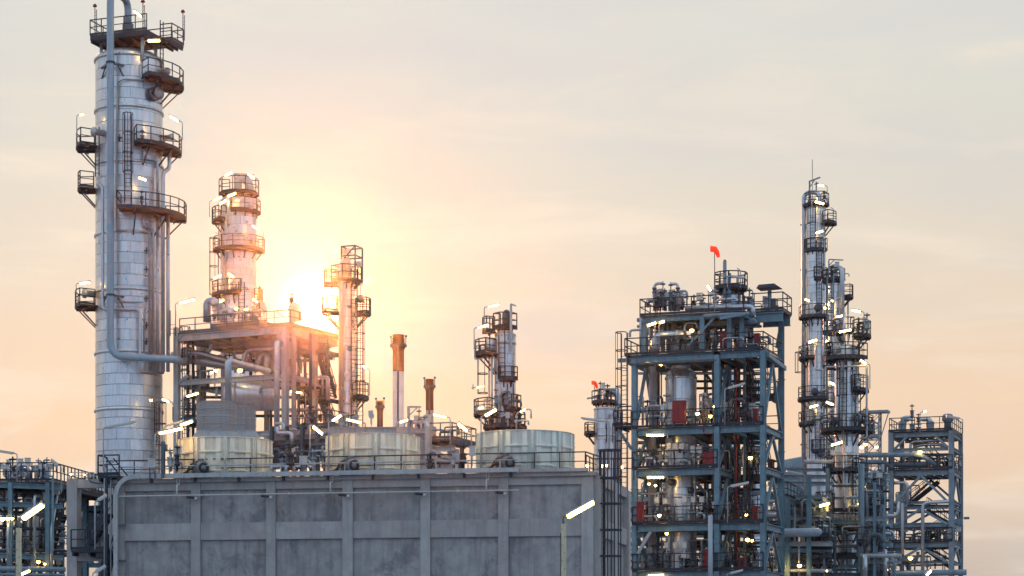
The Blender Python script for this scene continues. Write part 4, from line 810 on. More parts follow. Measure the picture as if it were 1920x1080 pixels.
MB().beam((xa-1.1, -.05, zL[1]-.25), (xa-.5, -.05, zL[1]-.25), .2, .25).build('beam_stub', cs, J)
# left outrigger platform and ladder cage
rplat(J, J.x(1156, .5), xa-.22, -.1, 1.4, J.z(798, -6, 0), 'fl', 1.0, m='dark', rm='rail', sp=.6); MB().beam(J.p(1160, 806, 0), J.p(1184, 842, 0), .18).build('brace', cs, J)
for a, b in ((1172, 1182),):
    ladder(J, J.x(1171, .3), .3, J.z(1090), J.z(640), -110, .5, True); 
# braces
MB().beam((xa+.2, 0, zL[4]-1.9), (xa+1.1, 0, zL[4]-.45), .2).build('brace', 'steel2', J)
MB().beam((xa+.2, .1, zL[4]-.8), (J.x(1219, 3), 3, zL[5]+.3), .18).build('brace', cs, J)
for k, kk in ((1, 2), (2, 3), (3, 4), (4, 5)):
    zt_, zb_ = zL[k]-.5, zL[kk]+.05
    for x in (xa, xm, xb):
        MB().beam((x, B/2, zt_), (x, .2, zb_), .17, .2).build('brace', cs, J); MB().beam((x, B/2, zt_), (x, B-.2, zb_), .17, .2).build('brace', cs, J)
for x in (xb,): MB().ib((x, .22, zL[3]-.25), (x, B-.22, zL[3]-.25), .3, .42).build('beam', cs, J)
MB().beam((xb+.2, .2, zL[1]-.3), (xb+.1, B+.5, zL[1]-.5), .28).build('beam', cs, J)
MB().beam(J.p(1466, 596, B), J.p(1456, 652, B), .16).build('brace', cs, J)
# stairs in the right bay
zl1 = (zL[1]+zL[2])/2-.1; zl2 = zL[3]-.35; zl3 = (zL[4]+zL[5])/2
sx = lambda px, y: J.x(px, y)
for za, zb_, ya, yb, p0, p1 in ((zL[1], zl1, 1.0, 4.1, 1397, 1424), (zl1, zL[2], 4.0, 1.0, 1368, 1392), (zL[2], zl2, 1.0, 4.1, 1399, 1426), (zl2, zL[4], 4.0, .9, 1368, 1392), (zL[4], zL[5], 1.0, 4.4, 1400, 1426)):
    stair(J, sx(p0, 1), sx(p1, 1), ya, za, yb, zb_, 'rail')
for z in (zl1, zl2): rplat(J, sx(1366, 4), xb-.2, 3.9, B-.2, z, 'fbr', 1.05, m='dark', rm='rail', t=.22)
for px in (1369, 1396): x = sx(px, 3.7); MB().beam((x, 3.7, 0), (x, 3.7, J.z(600)), .16).build('stair_post', cs, J)
for px, y in ((1378, 2.6), (1361, 3.2), (1386, 3.5), (1408, 5)): pipe(J, [J.p(px, 1090, y), J.p(px, random.choice([600, 640, 690]), y)], .08, random.choice(['steel', 'mid']), n=8, name='riser_pipe')
# red fire water line
pipe(J, [J.p(1319, 740, -.1), J.p(1319, 813, -.1), J.p(1352, 813, -.1), J.p(1352, 812, 1)], .05, 'red', n=8, name='fire_water_pipe'); pipe(J, [J.p(1380, 640, 1.8), J.p(1380, 1090, 1.8)], .06, 'red', n=8, name='fire_water_pipe'); pipe(J, [J.p(1330, 738, .3), J.p(1345, 738, .6), J.p(1345, 760, .6)], .05, 'red', n=8, name='fire_water_pipe')
# upper module
zU = J.z(583); xu0, xu1 = J.x(1206, 1), J.x(1397, 1)
for px, y in ((1208, 1), (1317, .6), (1368, .8), (1391, 1.2), (1264, 2.8), (1340, 3)): x = J.x(px, y); MB().ib((x, y, zL[1]), (x, y, zU-.2), .3, .3, Y_).build('post', cs if px != 1264 else 'steel2', J)
for y in (.8, B): MB().ib((xu0, y, zU-.2), (xu1, y, zU-.2), .26, .34).build('beam', cs, J)
for q in range(9): x = xu0+(xu1-xu0)*q/8; MB().ib((x, .95, zU-.22), (x, B-.15, zU-.22), .18, .28).build('joist', cs, J)
MB().box((xu0-.1, .6, zU-.02), (xu1+.1, B+.2, zU+.05)).build('deck_grating', 'dark', J)
o = MB(); rail(o, [(xu0-.1, B+.2, zU+.05), (xu0-.1, .6, zU+.05), (xu1, .6, zU+.05)], 1.1, 1.25, .03); o.build('railing', 'rail', J)
zV = J.z(596, xb, 3.5); MB().box((xu1+.12, 3.0, zV+.36), (xb+.6, B+.4, zV+.44)).build('deck_grating', 'dark', J)
for y in (3.1, B): MB().ib((xu1+.2, y, zV), (xb+.6, y, zV), .3, .62).build('beam', cs, J)
o = MB(); rail(o, [(xu1+.12, 3.0, zV+.44), (xb+.6, 3.0, zV+.44), (xb+.6, B+.4, zV+.44), (xu1+.1, B+.4, zV+.44)], 1.15, 1.1, .03); o.build('railing', 'rail', J)
MB().beam(J.p(1291, 648, .5), J.p(1345, 590, .5), .14).build('brace', 'steel', J); MB().tube([J.p(1320, 592, .3), J.p(1405, 588, .3)], .12).build('beam_tube', 'steel', J)
MB().beam(J.p(1350, 597, 0), J.p(1396, 588, 0), .16, .2).build('beam', 'steel', J)
pipe(J, [J.p(1285, 578, .9), J.p(1405, 575, .9), J.p(1411, 578, 1), J.p(1412, 592, 1)], .17, 'pipe', n=12, br=.35); pipe(J, [J.p(1330, 606, 2), J.p(1412, 603, 2), J.p(1417, 600, 2)], .22, 'steel', n=12)
pipe(J, [J.p(1228, 668, .9), J.p(1228, 629, .9), J.p(1283, 627, .9)], .27, 'pipe', n=14, br=.55, bands=.5, name='insulated_duct'); MB().lathe([(.32, 0), (.32, .25)], J.p(1268, 628, .9), 14, axis=X_).build('duct_flange', 'galv', J)
pipe(J, [J.p(1212, 640, 1.2), J.p(1212, 597, 1.2), J.p(1228, 600, 1.2)], .1, 'pipe', n=8); pipe(J, [J.p(1225, 600, 1), J.p(1255, 603, 1), J.p(1265, 596, 1), J.p(1265, 585, 1)], .07, 'pipe', n=8)
for px, w_ in ((1202, .12), (1221, .12), (1243, .16), (1252, .1), (1298, .1), (1307, .12)): pipe(J, [J.p(px, 660, 2), J.p(px, 590+random.random()*10, 2)], w_, random.choice(['steel2', 'pipe', 'steel']), n=9, bands=.6)
# manifolds on the top deck
for px, h, dx, r_ in ((1227, 52, 17, .095), (1271, 52, -14, .095)):
    q = J.p(px, 583, 1.3); goose(J, q, h*J.s, dx*J.s, r_, 'pipe', 10, .12)
    valve(J, q+V(dx*J.s, 0, (h-44)*J.s), .10, 1.65, 'mid'); MB().lathe([(.16, 0), (.16, .1), (.1, .11), (.1, .25), (.16, .26), (.16, .36)], q+Z_*(h-18)*J.s, 10).build('pipe_flange', 'mid', J)
    pipe(J, [q+V(dx*J.s, 0, 0), q+V(dx*J.s, 0, h*.55*J.s)], .06, 'steel', n=8)
mesh_gear(J, (1228, 1288), (545, 583), (1.2, 3.5), 30, 61); mesh_gear(J, (1290, 1345), (562, 583), (1, 3), 14, 62); mesh_gear(J, (1388, 1440), (562, 583), (3.2, 5), 9, 63)
mesh_gear(J, (1205, 1345), (605, 658), (1.2, 4.6), 34, 64); mesh_gear(J, (1300, 1400), (602, 655), (1.5, 4.5), 22, 65); mesh_gear(J, (1345, 1425), (630, 655), (.5, 4), 8, 66)
for k, (t_, b_) in {2: (735, 797), 3: (838, 876), 4: (915, 980), 5: (1010, 1070)}.items():
    mesh_gear(J, (1195, 1250), (t_, b_), (1, 4.6), 18, 70+k); mesh_gear(J, (1312, 1345), (t_, b_), (1, 5), 20, 80+k); mesh_gear(J, (1345, 1430), (t_, b_), (2.5, 5), 20, 90+k); mesh_gear(J, (1225, 1330), (b_-22, b_), (.3, 1.2), 12, 100+k, 'steel')
    rplat(J, J.x(1312, 2.5), J.x(1345, 2.5), 2.5, 4.6, J.z((t_+b_)/2, 0, 2.5), 'fl', 1.0, m='dark', sp=.6); [pipe(J, [J.p(a_, b_, y_), J.p(a_, t_-60, y_)], r2, m2, n=7, name='riser_pipe') for a_, y_, r2, m2 in ((1326, 4.8, .05, 'mid'), (1337, 3.6, .08, 'steel'), (1352, 4.4, .07, 'mid'), (1369, 4.9, .06, 'steel'))]
for px, py in ((1255, 842), (1267, 842), (1279, 842), (1248, 945), (1284, 942), (1300, 942), (1316, 942), (1250, 1028), (1267, 1028), (1284, 1028), (1232, 943)): q = J.p(px, py, .6); ibox(J, q, .3, .36, .2, 'housing', 'transmitter_box')
for py, r_ in ((600, .14), (612, .1), (700, .1), (830, .12), (925, .14), (935, .1), (1018, .12), (1040, .1), (830, .1)): pipe(J, [J.p(1195, py, 4.4), J.p(1425, py, 4.4)], r_, random.choice(['mid', 'steel', 'pipe']), n=8)
pipe(J, [J.p(1190, 678, 3), J.p(1222, 676, 3), J.p(1224, 700, 3), J.p(1222, 1085, 3)], .26, 'steel2', n=14, br=.6, name='insulated_duct'); MB().lathe([(.2, 0), (.2, J.z(670)-.1)], (J.x(1224, 3.5), 3.5, 0), 14).build('round_column', 'frp', J)
for px in (1234, 1240): pipe(J, [J.p(px, 1085, 3.4), J.p(px, 680, 3.4)], .045, 'mid', n=6)
pipe(J, [J.p(1332, 1140, -1.2), J.p(1332, 966, -1.2)], .16, 'bluepipe', n=12, name='standpipe')
for py in (612, 632, 700, 715, 728, 815, 850, 905, 918, 1000, 1025, 1050):     # cable trays and cross members at the back
    MB().ib(J.p(1305, py, 4.9), J.p(1428, py, 4.9), .12, .16).build('cross_member', 'rail', J)
for px, t_, b_ in ((1300, 590, 655), (1331, 590, 655), (1352, 590, 655), (1379, 590, 655), (1322, 665, 1085), (1338, 665, 1085), (1364, 665, 1085), (1401, 665, 1085)): MB().ib(J.p(px, b_, 4.6), J.p(px, t_, 4.6), .14, .14, Y_).build('post', 'mid', J)
for a, b in (((1300, 670, 5), (1345, 730, 5)), ((1300, 815, 5), (1345, 870, 5)), ((1306, 825, 2), (1338, 842, 2)), ((1345, 680, .2), (1375, 740, 5)), ((1350, 815, .5), (1378, 850, 5)), ((1378, 900, 4), (1350, 960, .5)), ((1375, 1000, 4), (1350, 1060, .5)), ((1306, 905, 1), (1330, 935, 3))): MB().beam(J.p(*a), J.p(*b), .16).build('brace', 'bluesteel', J)
# small vessel and mast on the top deck
Tq = Fr('top_deck_vessel', 'small round vessel with its own railed platform on the top deck of the blue structure', 'vessel', 1370, 141.5, 20, z=zU+.05); s = Tq.s
MB().lathe([(20*s, 0), (20*s, Tq.z(560)), (17*s, Tq.z(548)), (15*s, Tq.z(545))], (0, 0, 0), 24).build('vessel_shell', 'pipe', Tq)
for zz2 in (.35, .9): MB().lathe([(20*s, zz2), (21*s, zz2), (21*s, zz2+.07), (20*s, zz2+.07)], (0, 0, 0), 24).build('stiffening_ring', 'pipe', Tq)
platform(Tq, (0, 0), Tq.z(541), .2, 31*s, -180, 180, h=1.0, sp=.6)
for px, top in ((1359, 490), (1369, 512), (1366, 507)): MB().tube([Tq.p(px, 586, -.9), Tq.p(px, top, -.9)], .12 if px == 1359 else .06, 10).build('vent_stack', 'steel', Tq)
q = Tq.p(1359, 491, -.9); MB().lathe([(.09, 0), (.11, .08), (.02, .16)], q, 10).build('vent_cap', 'mid', Tq)
lad(Tq, 1388, 580, 545, 22*s, 1370, False)
f = Fr('instrument_canopy', 'flat dark canopy on a post at the right end of the top deck', 'canopy', 1443, 142, 20, z=zV+.44)
MB().ib((0, 0, 0), (0, 0, f.z(541)), .22, .22, Y_).build('post', cs, f); m = MB(); xx = .75; zc_ = f.z(541); m.add([(-xx, -.7, zc_-.05), (xx, -.7, zc_), (xx, .7, zc_+.02), (-xx, .7, zc_-.03), (-xx*.8, -.6, zc_+.2), (xx*.6, -.6, zc_+.22), (xx*.6, .6, zc_+.22), (-xx*.8, .6, zc_+.2)], [(3,2,1,0),(4,5,6,7),(0,1,5,4),(1,2,6,5),(2,3,7,6),(3,0,4,7)]); m.build('roof_plate', 'dark', f)
ibox(f, (-.3, -.1, .75), .26, .5, .2, 'steel'); ibox(f, (.2, .1, .5), .4, .6, .3, 'mid'); ibox(f, (.5, -.1, .3), .2, .3, .2, 'mid')
# process vessel inside
Tq = Fr('process_vessel', 'silver domed vessel standing inside the blue structure, behind a red cabinet', 'vessel', 1277, 141.6, 20); s = Tq.s; RV = 29*s
clad(Tq, (0, 0), RV, 0, Tq.z(706, 0, -RV), 39*s, 4, dome=.75, bands=[Tq.z(y, 0, -RV) for y in (832, 930)], n=28, gores=28)
MB().lathe([(.62, Tq.z(700)), (.62, zL[1]+.05)], (0, 0, 0), 18).build('vessel_neck', 'pipe', Tq)
for a, px, py in ((-50, 1275, 845), (-60, 1278, 1048), (-100, 1260, 905), (-120, 1300, 920), (-70, 1276, 1046)): nozzle(Tq, sp(Tq, px, py, RV-.05, 1277), dv(Tq, a), .2, .35, 'mid')
MB().lathe([(.62, 0), (.95, .05), (.95, .9), (.8, 1.1), (.2, 1.2)], (.05, 0, zL[1]+.1), 18).build('vessel_head', 'corr', Tq)
colpipe(Tq, RV+.2, 1277, [(1262, 700), (1262, 880), (1258, 890), (1258, 1085)], .06, br=.2); colpipe(Tq, RV+.2, 1277, [(1302, 740), (1302, 1085)], .08)
Tq = Fr('process_vessel', 'narrow pale vessel glimpsed through the stairs of the blue structure', 'vessel', 1415, 150, 20); clad(Tq, (0, 0), .62, 0, Tq.z(720), 1.0, 4, dome=.6, n=18, zlow=Tq.z(950))
Tq = Fr('process_vessel', 'narrow pale vessel behind the middle column of the blue structure', 'vessel', 1362, 149, 20); clad(Tq, (0, 0), .7, 0, Tq.z(690), 1.0, 4, dome=.6, n=18, zlow=Tq.z(950))
# red cabinets
for px, py0, py1, w_, y, lab in ((1272, 752, 792, 24, .1, 'red cabinet on the second deck, in front of the domed vessel'), (1358, 623, 651, 15, .8, 'dark red cabinet on the first deck, just right of the middle column'), (1418, 626, 645, 10, .9, 'small dark red cabinet at the right end of the first deck'),
    (1328, 847, 872, 22, .15, 'red cabinet on the third deck, left of the middle column'), (1416, 767, 788, 9, .5, 'small red cabinet on the second deck beside the right column'), (1199, 942, 976, 12, .2, 'tall red cabinet at the left end of the fourth deck'), (1330, 1031, 1062, 23, .15, 'red cabinet on the lowest deck, behind the pale standpipe'),
    (1415, 950, 974, 10, .4, 'small red cabinet on the fourth deck, under the stairs'), (1391, 1046, 1066, 10, .3, 'small red cabinet with a dark panel on the lowest deck, right bay'), (1444, 862, 880, 9, 4, 'small dark red cabinet between the right columns, level with the third deck')):
    f = Fr('fire_hose_cabinet', lab, 'cabinet', px, 138+y*.94, 20, 'red fire hose cabinets'); hw = w_/2*f.s; zb, zt = f.z(py1), f.z(py0)
    MB().box((-hw, -.02, zb), (hw, .42, zt)).build('cabinet_body', 'red', f); MB().box((-hw-.03, -.05, zt), (hw+.03, .46, zt+.04)).build('cabinet_roof', 'red', f); MB().box((-hw+.04, -.045, zb+.04), (-.01, -.021, zt-.04)).build('cabinet_door', 'red', f); MB().box((.01, -.045, zb+.04), (hw-.04, -.021, zt-.04)).build('cabinet_door', 'red', f)
    m = MB(); zz3 = min((zL[k]+.04 for k in zL if abs(zL[k]+.04-zb) < 1.4), key=lambda q: abs(q-zb), default=zb-.4)
    for x in (-hw+.05, hw-.05): m.beam((x, .1, zz3), (x, .1, zb), .06); m.beam((x, .35, zz3), (x, .35, zb), .06)
    m.build('stand', 'mid', f)
    if px == 1391: MB().box((-.09, -.055, (zb+zt)/2-.18), (.09, -.046, (zb+zt)/2+.2)).build('window', 'black', f)
# windsocks
def windsock(lab, px, py, base, D, big):
    f = Fr('windsock', lab, 'windsock', px, D, 20); s = f.s; x0 = 0; zt = f.z(py+4); MB().beam((0, 0, f.z(base)), (0, 0, zt), .045).build('mast', 'mid', f)
    pts = [(-.2*big, 0, zt+.20*big), (.02, 0, zt+.16*big), (.14*big, 0, zt-.02*big), (.22*big, 0, zt-.28*big)]
    MB().tube(pts, [.17*big, .17*big, .13*big, .09*big], 12, cap=False).build('sock', 'orange', f); MB().lathe([(.165*big, 0), (.18*big, .02), (.165*big, .04)], V(-.22*big, 0, zt+.205*big), 12, axis=X_, caps=False).build('hoop', 'orange', f)
windsock('larger orange windsock on a thin mast above the top deck of the blue structure', 1340, 469, 541, 141, 1.2)
windsock('tiny orange windsock on the small column behind the black caged ladder', 1115, 718, 752, 165, .95)
# ================================================================= right-hand columns
T = Fr('distillation_column', 'tall slim column right of the blue structure, tipped by a thin aerial', 'column', 1530, 190, 20)
s = T.s; R6 = 18*s; c6 = 1530
clad(T, (0, 0), R6, 0, T.z(388, 0, -R6), 14.5*s, 4, dome=.5, bands=[T.z(y, 0, -R6) for y in (505, 640, 790)], zlow=T.z(1000, 0, -R6), n=22)
plat(T, (0, 0), 380, 24, -190, 10, R6*.4, h=1.05); plat(T, (0, 0), 413, 38, -55, 10, R6, h=1.0); plat(T, (0, 0), 466, 22, -165, -20, R6, h=1.0)
plat(T, (0, 0), 521, 22, -100, 10, R6, h=1.0); plat(T, (0, 0), 591, 32, -190, 0, R6, h=1.05); plat(T, (0, 0), 668, 32, -210, -90, R6, h=1.05); plat(T, (0, 0), 745, 34, -200, -10, R6, h=1.05); plat(T, (0, 0), 792, 32, -210, -100, R6, h=1.05)
plat(T, (0, 0), 845, 26, -110, 0, R6, h=1.0)
zt = T.z(380, 0, -.8); xp = T.x(1507, -.1)
pipe(T, [V(.35, 0, zt-.5), V(.3, 0, T.z(360)), V(xp, -.1, T.z(360)), V(xp, -.1, T.z(1000))], .20, 'pipe', n=12, br=.75, bands=1.1, name='overhead_pipe')
for py in (420, 505, 833): zq = T.z(py); m = MB(); m.beam((xp-.3, -.1, zq), (0, -.1, zq), .12); m.beam((xp, -.1, zq-.05), (xp+.7, -.1, zq-.8), .08); m.build('pipe_support', 'mid', T)
x = T.x(1518, -.8); m = MB(); m.beam((x, -.8, zt), (x, -.8, T.z(339, x, -.8)), .13); m.beam((x, -.8, T.z(340, x, -.8)), (T.x(1538, -.8), -.8, T.z(334, x, -.8)), .11); m.beam((x, -.8, T.z(352, x, -.8)), (x+.45, -.8, T.z(338, x, -.8)), .07); m.build('davit', 'steel', T)
m = MB(); m.beam((-.35, .1, zt), (-.35, .1, T.z(298)), .045); m.beam((.0, .1, T.z(360)), (.0, .1, T.z(340)), .09); m.beam((-.2, .1, T.z(345)), (.25, .1, T.z(343)), .07); m.build('aerial', 'mid', T)
lad(T, 1524, 466, 400, R6+.2, c6, True, .45); lad(T, 1536, 591, 470, R6+.2, c6, True, .45); lad(T, 1534, 868, 795, R6+.2, c6, True, .45); lad(T, 1506, 745, 680, R6+.5, c6, True, .45); lad(T, 1506, 790, 750, R6+.5, c6, False, .45); lad(T, 1548, 745, 600, R6+.25, c6, False, .45)
for px, py in ((1533, 578), (1528, 735), (1538, 850)): nozzle(T, sp(T, px, py, R6-.05, c6), dv(T, -90+(px-1530)*2), .30, .2, 'mid')
colpipe(T, R6+.2, c6, [(1545, 400), (1545, 860)], .08); colpipe(T, R6+.25, c6, [(1518, 600), (1518, 860)], .06)
mesh_gear(T, (1512, 1552), (372, 381), (-.8, .5), 7, 121); mesh_gear(T, (1505, 1520), (655, 668), (-1.2, -.4), 4, 122); mesh_gear(T, (1540, 1560), (730, 745), (-1.1, .4), 5, 123)
T = Fr('distillation_column', 'medium column between the two tall right-hand ones, with an inverted-U pipe on top', 'column', 1567, 180, 20)
s = T.s; R7 = 13*s; c7 = 1567
clad(T, (0, 0), R7, 0, T.z(532, 0, -R7), 15*s, 4, dome=.4, bands=[T.z(560, 0, -R7)], zlow=T.z(1000, 0, -R7), n=20)
plat(T, (0, 0), 521, 17, -190, 10, R7*.4, h=.9); plat(T, (0, 0), 553, 32, -35, 12, R7, h=1.0); plat(T, (0, 0), 521, 26, 165, 200, R7, h=.9)
zt = T.z(521, 0, -.6); xp, yp = T.x(1579, -R7-.2), -R7-.2
pipe(T, [V(-.1, 0, zt-.2), V(-.1, 0, T.z(505)), V(xp, yp, T.z(505)), V(xp, yp, T.z(660))], .2, 'pipe', n=12, br=.5, bands=1.1, name='overhead_pipe')
x = T.x(1554, -.6); m = MB(); m.beam((x, -.6, zt), (x, -.6, T.z(489)), .1); m.beam((x, -.6, T.z(488)), (T.x(1581, -.6), -.6, T.z(491)), .09); m.beam((x, -.6, T.z(500)), (x+.5, -.6, T.z(489)), .06); m.build('davit', 'steel', T)
lad(T, 1556, 560, 530, R7+.3, c7, True, .4); pipe(T, [T.p(1590, 660, 0), T.p(1590, 566, 0)], .06, 'steel'); mesh_gear(T, (1555, 1575), (510, 521), (-.5, .5), 6, 124)
for py in (562,): zq = T.z(py); MB().beam((xp-.6, yp, zq), (xp+.1, yp, zq), .16).build('pipe_support', 'steel2', T)
T = Fr('distillation_column', 'nearest right-hand column, wide lower body with a domed head and many ring platforms', 'column', 1588, 155, 20)
s = T.s; R8 = 22*s; c8 = 1588; Rn = 20.5*s
clad(T, (0, 0), R8, 0, T.z(652, 0, -R8), 21*s, 5, dome=.45, bands=[T.z(y, 0, -R8) for y in (672, 815, 995)], zlow=T.z(1110, 0, -R8), n=26)
plat(T, (0, 0), 668, 40, -205, -20, R8, h=1.05); plat(T, (0, 0), 729, 40, -70, 15, R8, h=1.05); plat(T, (0, 0), 803, 49, -200, 20, R8, h=1.05); plat(T, (0, 0), 880, 42, -170, -30, R8, h=1.0); plat(T, (0, 0), 990, 46, -200, 20, R8, h=1.05); plat(T, (0, 0), 1040, 42, -200, 20, R8, h=1.0)
plat(T, (0, 0), 626, 44, -60, 20, R8*.8, h=1.1); plat(T, (0, 0), 620, 26, -190, -60, R8*.5, h=1.0)
lad(T, 1581, 800, 702, R8+.2, c8, True, .5); lad(T, 1604, 990, 885, R8+.3, c8, True, .5); lad(T, 1608, 803, 730, R8+.35, c8, False, .5); lad(T, 1604, 725, 630, R8+.2, c8, True, .5)
for px, py, a in ((1601, 783, -50), (1569, 655, -100), (1580, 974, -80), (1597, 974, -65)): nozzle(T, sp(T, px, py, R8-.05, c8), dv(T, a), .28, .3, 'galv')
m = MB(); m.tube([sp(T, 1582, 1052, R8+.6, c8), sp(T, 1582, 778, R8+.6, c8)], .07, 8); m.build('standpipe', 'galv', T)
pipe(T, [T.p(1583, 640, -1.6), T.p(1583, 585, -1.6)], .09, 'pipe', name='vent_pipe'); MB().beam(T.p(1590, 640, -.7), T.p(1590, 590, -.7), .1).build('vent_stack', 'pipe', T)
pipe(T, [T.p(1530, 655, -1.2), T.p(1530, 693, -1.3), T.p(1548, 694, -1.4), T.p(1548, 688, -1.4), T.p(1625, 686, -1.2), T.p(1625, 821, -1), T.p(1612, 822, -1)], .075, 'galv', br=.12, n=8, name='lifting_rail')
colpipe(T, R8+.3, c8, [(1606, 680), (1606, 860), (1603, 1000)], .07); colpipe(T, R8+.25, c8, [(1572, 690), (1572, 800)], .06)
for r_, a, b in (((1595, 1632), 612, 626), ((1545, 1570), 655, 668), ((1555, 1570), 780, 800), ((1590, 1632), 775, 803), ((1550, 1570), 965, 990), ((1600, 1630), 965, 990), ((1560, 1625), 1020, 1040), ((1600, 1618), 715, 729)): mesh_gear(T, r_, (a, b), (-1.5, .3), 6, int(a))
for px, py in ((1558, 855), (1600, 860)): mesh_gear(T, (px-6, px+6), (py, py+24), (-1.3, -1.0), 3, px)
T = Fr('side_tower', 'slender ladder tower of platforms between the two right-hand columns', 'ladder tower', 1557, 170, 20)
for px in (1551, 1563):
    for y in (-.5, .5): x = T.x(px, y); MB().beam((x, y, 0), (x, y, T.z(520)), .09).build('post', 'bluesteel', T)
ladder(T, 0, -.5, T.z(1080), T.z(540), -80, .45, False, 'dark')
for py in range(560, 1080, 24): zq = T.z(py); m = MB(); [m.beam((T.x(1551, y), y, zq), (T.x(1563, y), y, zq), .06) for y in (-.5, .5)]; m.build('cross_member', 'dark', T)
for py in (625, 690, 760, 880, 960): rplat(T, T.x(1546, 0), T.x(1566, 0), -.7, .6, T.z(py), 'fr', .9, m='dark', sp=.5, joists=False)
mesh_gear(T, (1548, 1566), (780, 860), (-.4, .4), 8, 131)

# ================================================================= right end structure
L = Fr('steel_structure', 'right-hand end steel frame with curved pipes on its top deck', 'steel frame', 1784, 175, 20)
x0, x1 = L.x(1671), 0.0; B = 5.2; cs = 'steel'
for x, y, py, w_ in ((x0, 0, 806, .42), (x1, 0, 805, .42), (x1, B, 812, .34), (x0, B, 812, .34), (L.x(1661), -.4, 855, .26), (L.x(1800, 4), 5, 850, .22)):
    MB().ib((x, y, 0), (x, y, L.z(py, x, y)), w_, w_, Y_).build('column', cs, L)
def lb(py, h=.42, y=0, a=None, b=None, m=None): MB().ib(((x0 if a is None else a)+.27, y, L.z(py)), ((x1 if b is None else b)-.27, y, L.z(py)), .24, h*.8).build('beam', m or cs, L)
for py, h in ((813, .45), (841, .35), (885, .5), (941, .3), (951, .3), (983, .45), (1021, .45), (1054, .25), (1071, .3)):
    lb(py, h); lb(py, h*.8, B)
    for x in (x0, x1): MB().ib((x, .27, L.z(py)), (x, B-.25, L.z(py)), .28, h*.85).build('beam', cs, L)
for py in (813, 885, 1021):
    z = L.z(py); MB().box((x0-.1, -.25, z+.24), (x1+.1, B+.2, z+.31)).build('deck_grating', 'dark', L)
    for q in range(1, 7): MB().ib((x0+(x1-x0)*q/7, .2, z-.05), (x0+(x1-x0)*q/7, B-.2, z-.05), .18, .25).build('joist', cs, L)
    o = MB(); rail(o, [(x0-.1, B+.15, z+.31), (x0-.1, -.25, z+.31), (x1+.1, -.25, z+.31), (x1+.1, B+.15, z+.31)], 1.1, 1.1, .03); o.build('railing', 'rail', L)
mx = (x0+x1)/2
for t, b, k in ((890, 941, 1), (953, 983, 1), (1025, 1054, 0)):
    for sg in (x0, x1): MB().beam((mx, -.05, L.z(t)), (sg+(.3 if sg == x0 else -.3), -.05, L.z(b)), .2).build('brace', cs, L); MB().beam((mx, B, L.z(t)), (sg, B, L.z(b)), .18).build('brace', cs, L)
    MB().beam((x1, B/2, L.z(t)), (x1, .3, L.z(b)), .18).build('brace', cs, L); MB().beam((x1, B/2, L.z(t)), (x1, B-.3, L.z(b)), .18).build('brace', cs, L)
MB().beam((x0+.3, 0, L.z(838)), (x0+1.3, 0, L.z(816)), .18).build('brace', cs, L); MB().beam((x1-.3, 0, L.z(838)), (x1-1.3, 0, L.z(816)), .18).build('brace', cs, L)
for y0_, a, b, za, zb_ in ((3.4, 1758, 1704, 896, 938), (3.4, 1738, 1782, 948, 984), (3.4, 1762, 1712, 990, 1021), (3.4, 1735, 1782, 1026, 1062), (1.4, 1735, 1778, 848, 885)): stair(L, y0_, y0_+.9, L.x(a, y0_), L.z(za), L.x(b, y0_), L.z(zb_), 'dark', 'x')
for px, h, dx, r_ in ((1692, 27, 17, .26), (1744, 27, -20, .26)):
    q = L.p(px, 812, .8); goose(L, q, h*L.s, dx*L.s*.8, r_ if px < 1700 else r_*.8, 'pipe', 12, .15); MB().lathe([(.36, 0), (.36, .1), (.3, .12), (.33, .6), (.36, .9), (.2, 1.0)], q, 12).build('pipe_flange', 'steel', L); MB().tube([q+Z_*h*L.s+V(dx*L.s*.8, 0, 0), q+Z_*h*L.s+V(dx*L.s*1.05, 0, 0)], .1).build('branch', 'mid', L)
for px, h in ((1710, 2.0), (1722, 1.35)):
    q = L.p(px, 812, .8); valve(L, q, .17, h*.6, 'steel'); valve(L, q+Z_*h*.55, .13, h*.65, 'mid')
MB().lathe([(.3, 0), (.3, .9), (.46, 1.0), (.5, 1.3), (.36, 1.55), (.1, 1.6)], L.p(1777, 812, .8), 14).build('vent_head', 'steel', L); MB().lathe([(.2, 0), (.2, .1), (.1, .14)], L.p(1776, 774+13, .8), 10).build('vent_cap', 'red', L)
pipe(L, [L.p(1610, 854, -1), L.p(1726, 852, -1), L.p(1752, 870, -.2), L.p(1752, 876, 2)], .2, 'steel', n=12, br=.8); pipe(L, [L.p(1613, 867, 0), L.p(1650, 866, 0), L.p(1662, 871, .5), L.p(1740, 871, .5)], .22, 'steel', n=12)
pipe(L, [L.p(1707, 860, .5), L.p(1707, 828, .5), L.p(1778, 824, .5)], .12, 'pipe', n=9); pipe(L, [L.p(1712, 838, .8), L.p(1735, 833, .8), L.p(1765, 834, .8), L.p(1775, 840, 1)], .14, 'pipe', n=9)
pipe(L, [L.p(1665, 906, 0), L.p(1698, 905, 0), L.p(1702, 912, 0), L.p(1702, 945, 0)], .14, 'pipe', n=9); pipe(L, [L.p(1613, 968, -.3), L.p(1680, 967, -.3), L.p(1685, 960, -.3), L.p(1685, 940, -.3)], .19, 'pipe', n=11); pipe(L, [L.p(1730, 1085, -.6), L.p(1730, 943, -.6), L.p(1780, 940, -.4)], .15, 'pipe', n=10); pipe(L, [L.p(1692, 1040, -.5), L.p(1692, 943, -.5)], .13, 'steel2', n=10)
pipe(L, [L.p(1683, 1030, -.6), L.p(1685, 1050, -.6), L.p(1720, 1052, -.4)], .22, 'mid', n=10, br=.6); pipe(L, [L.p(1620, 1078, -2), L.p(1812, 1073, -2)], .24, 'steel', n=12)
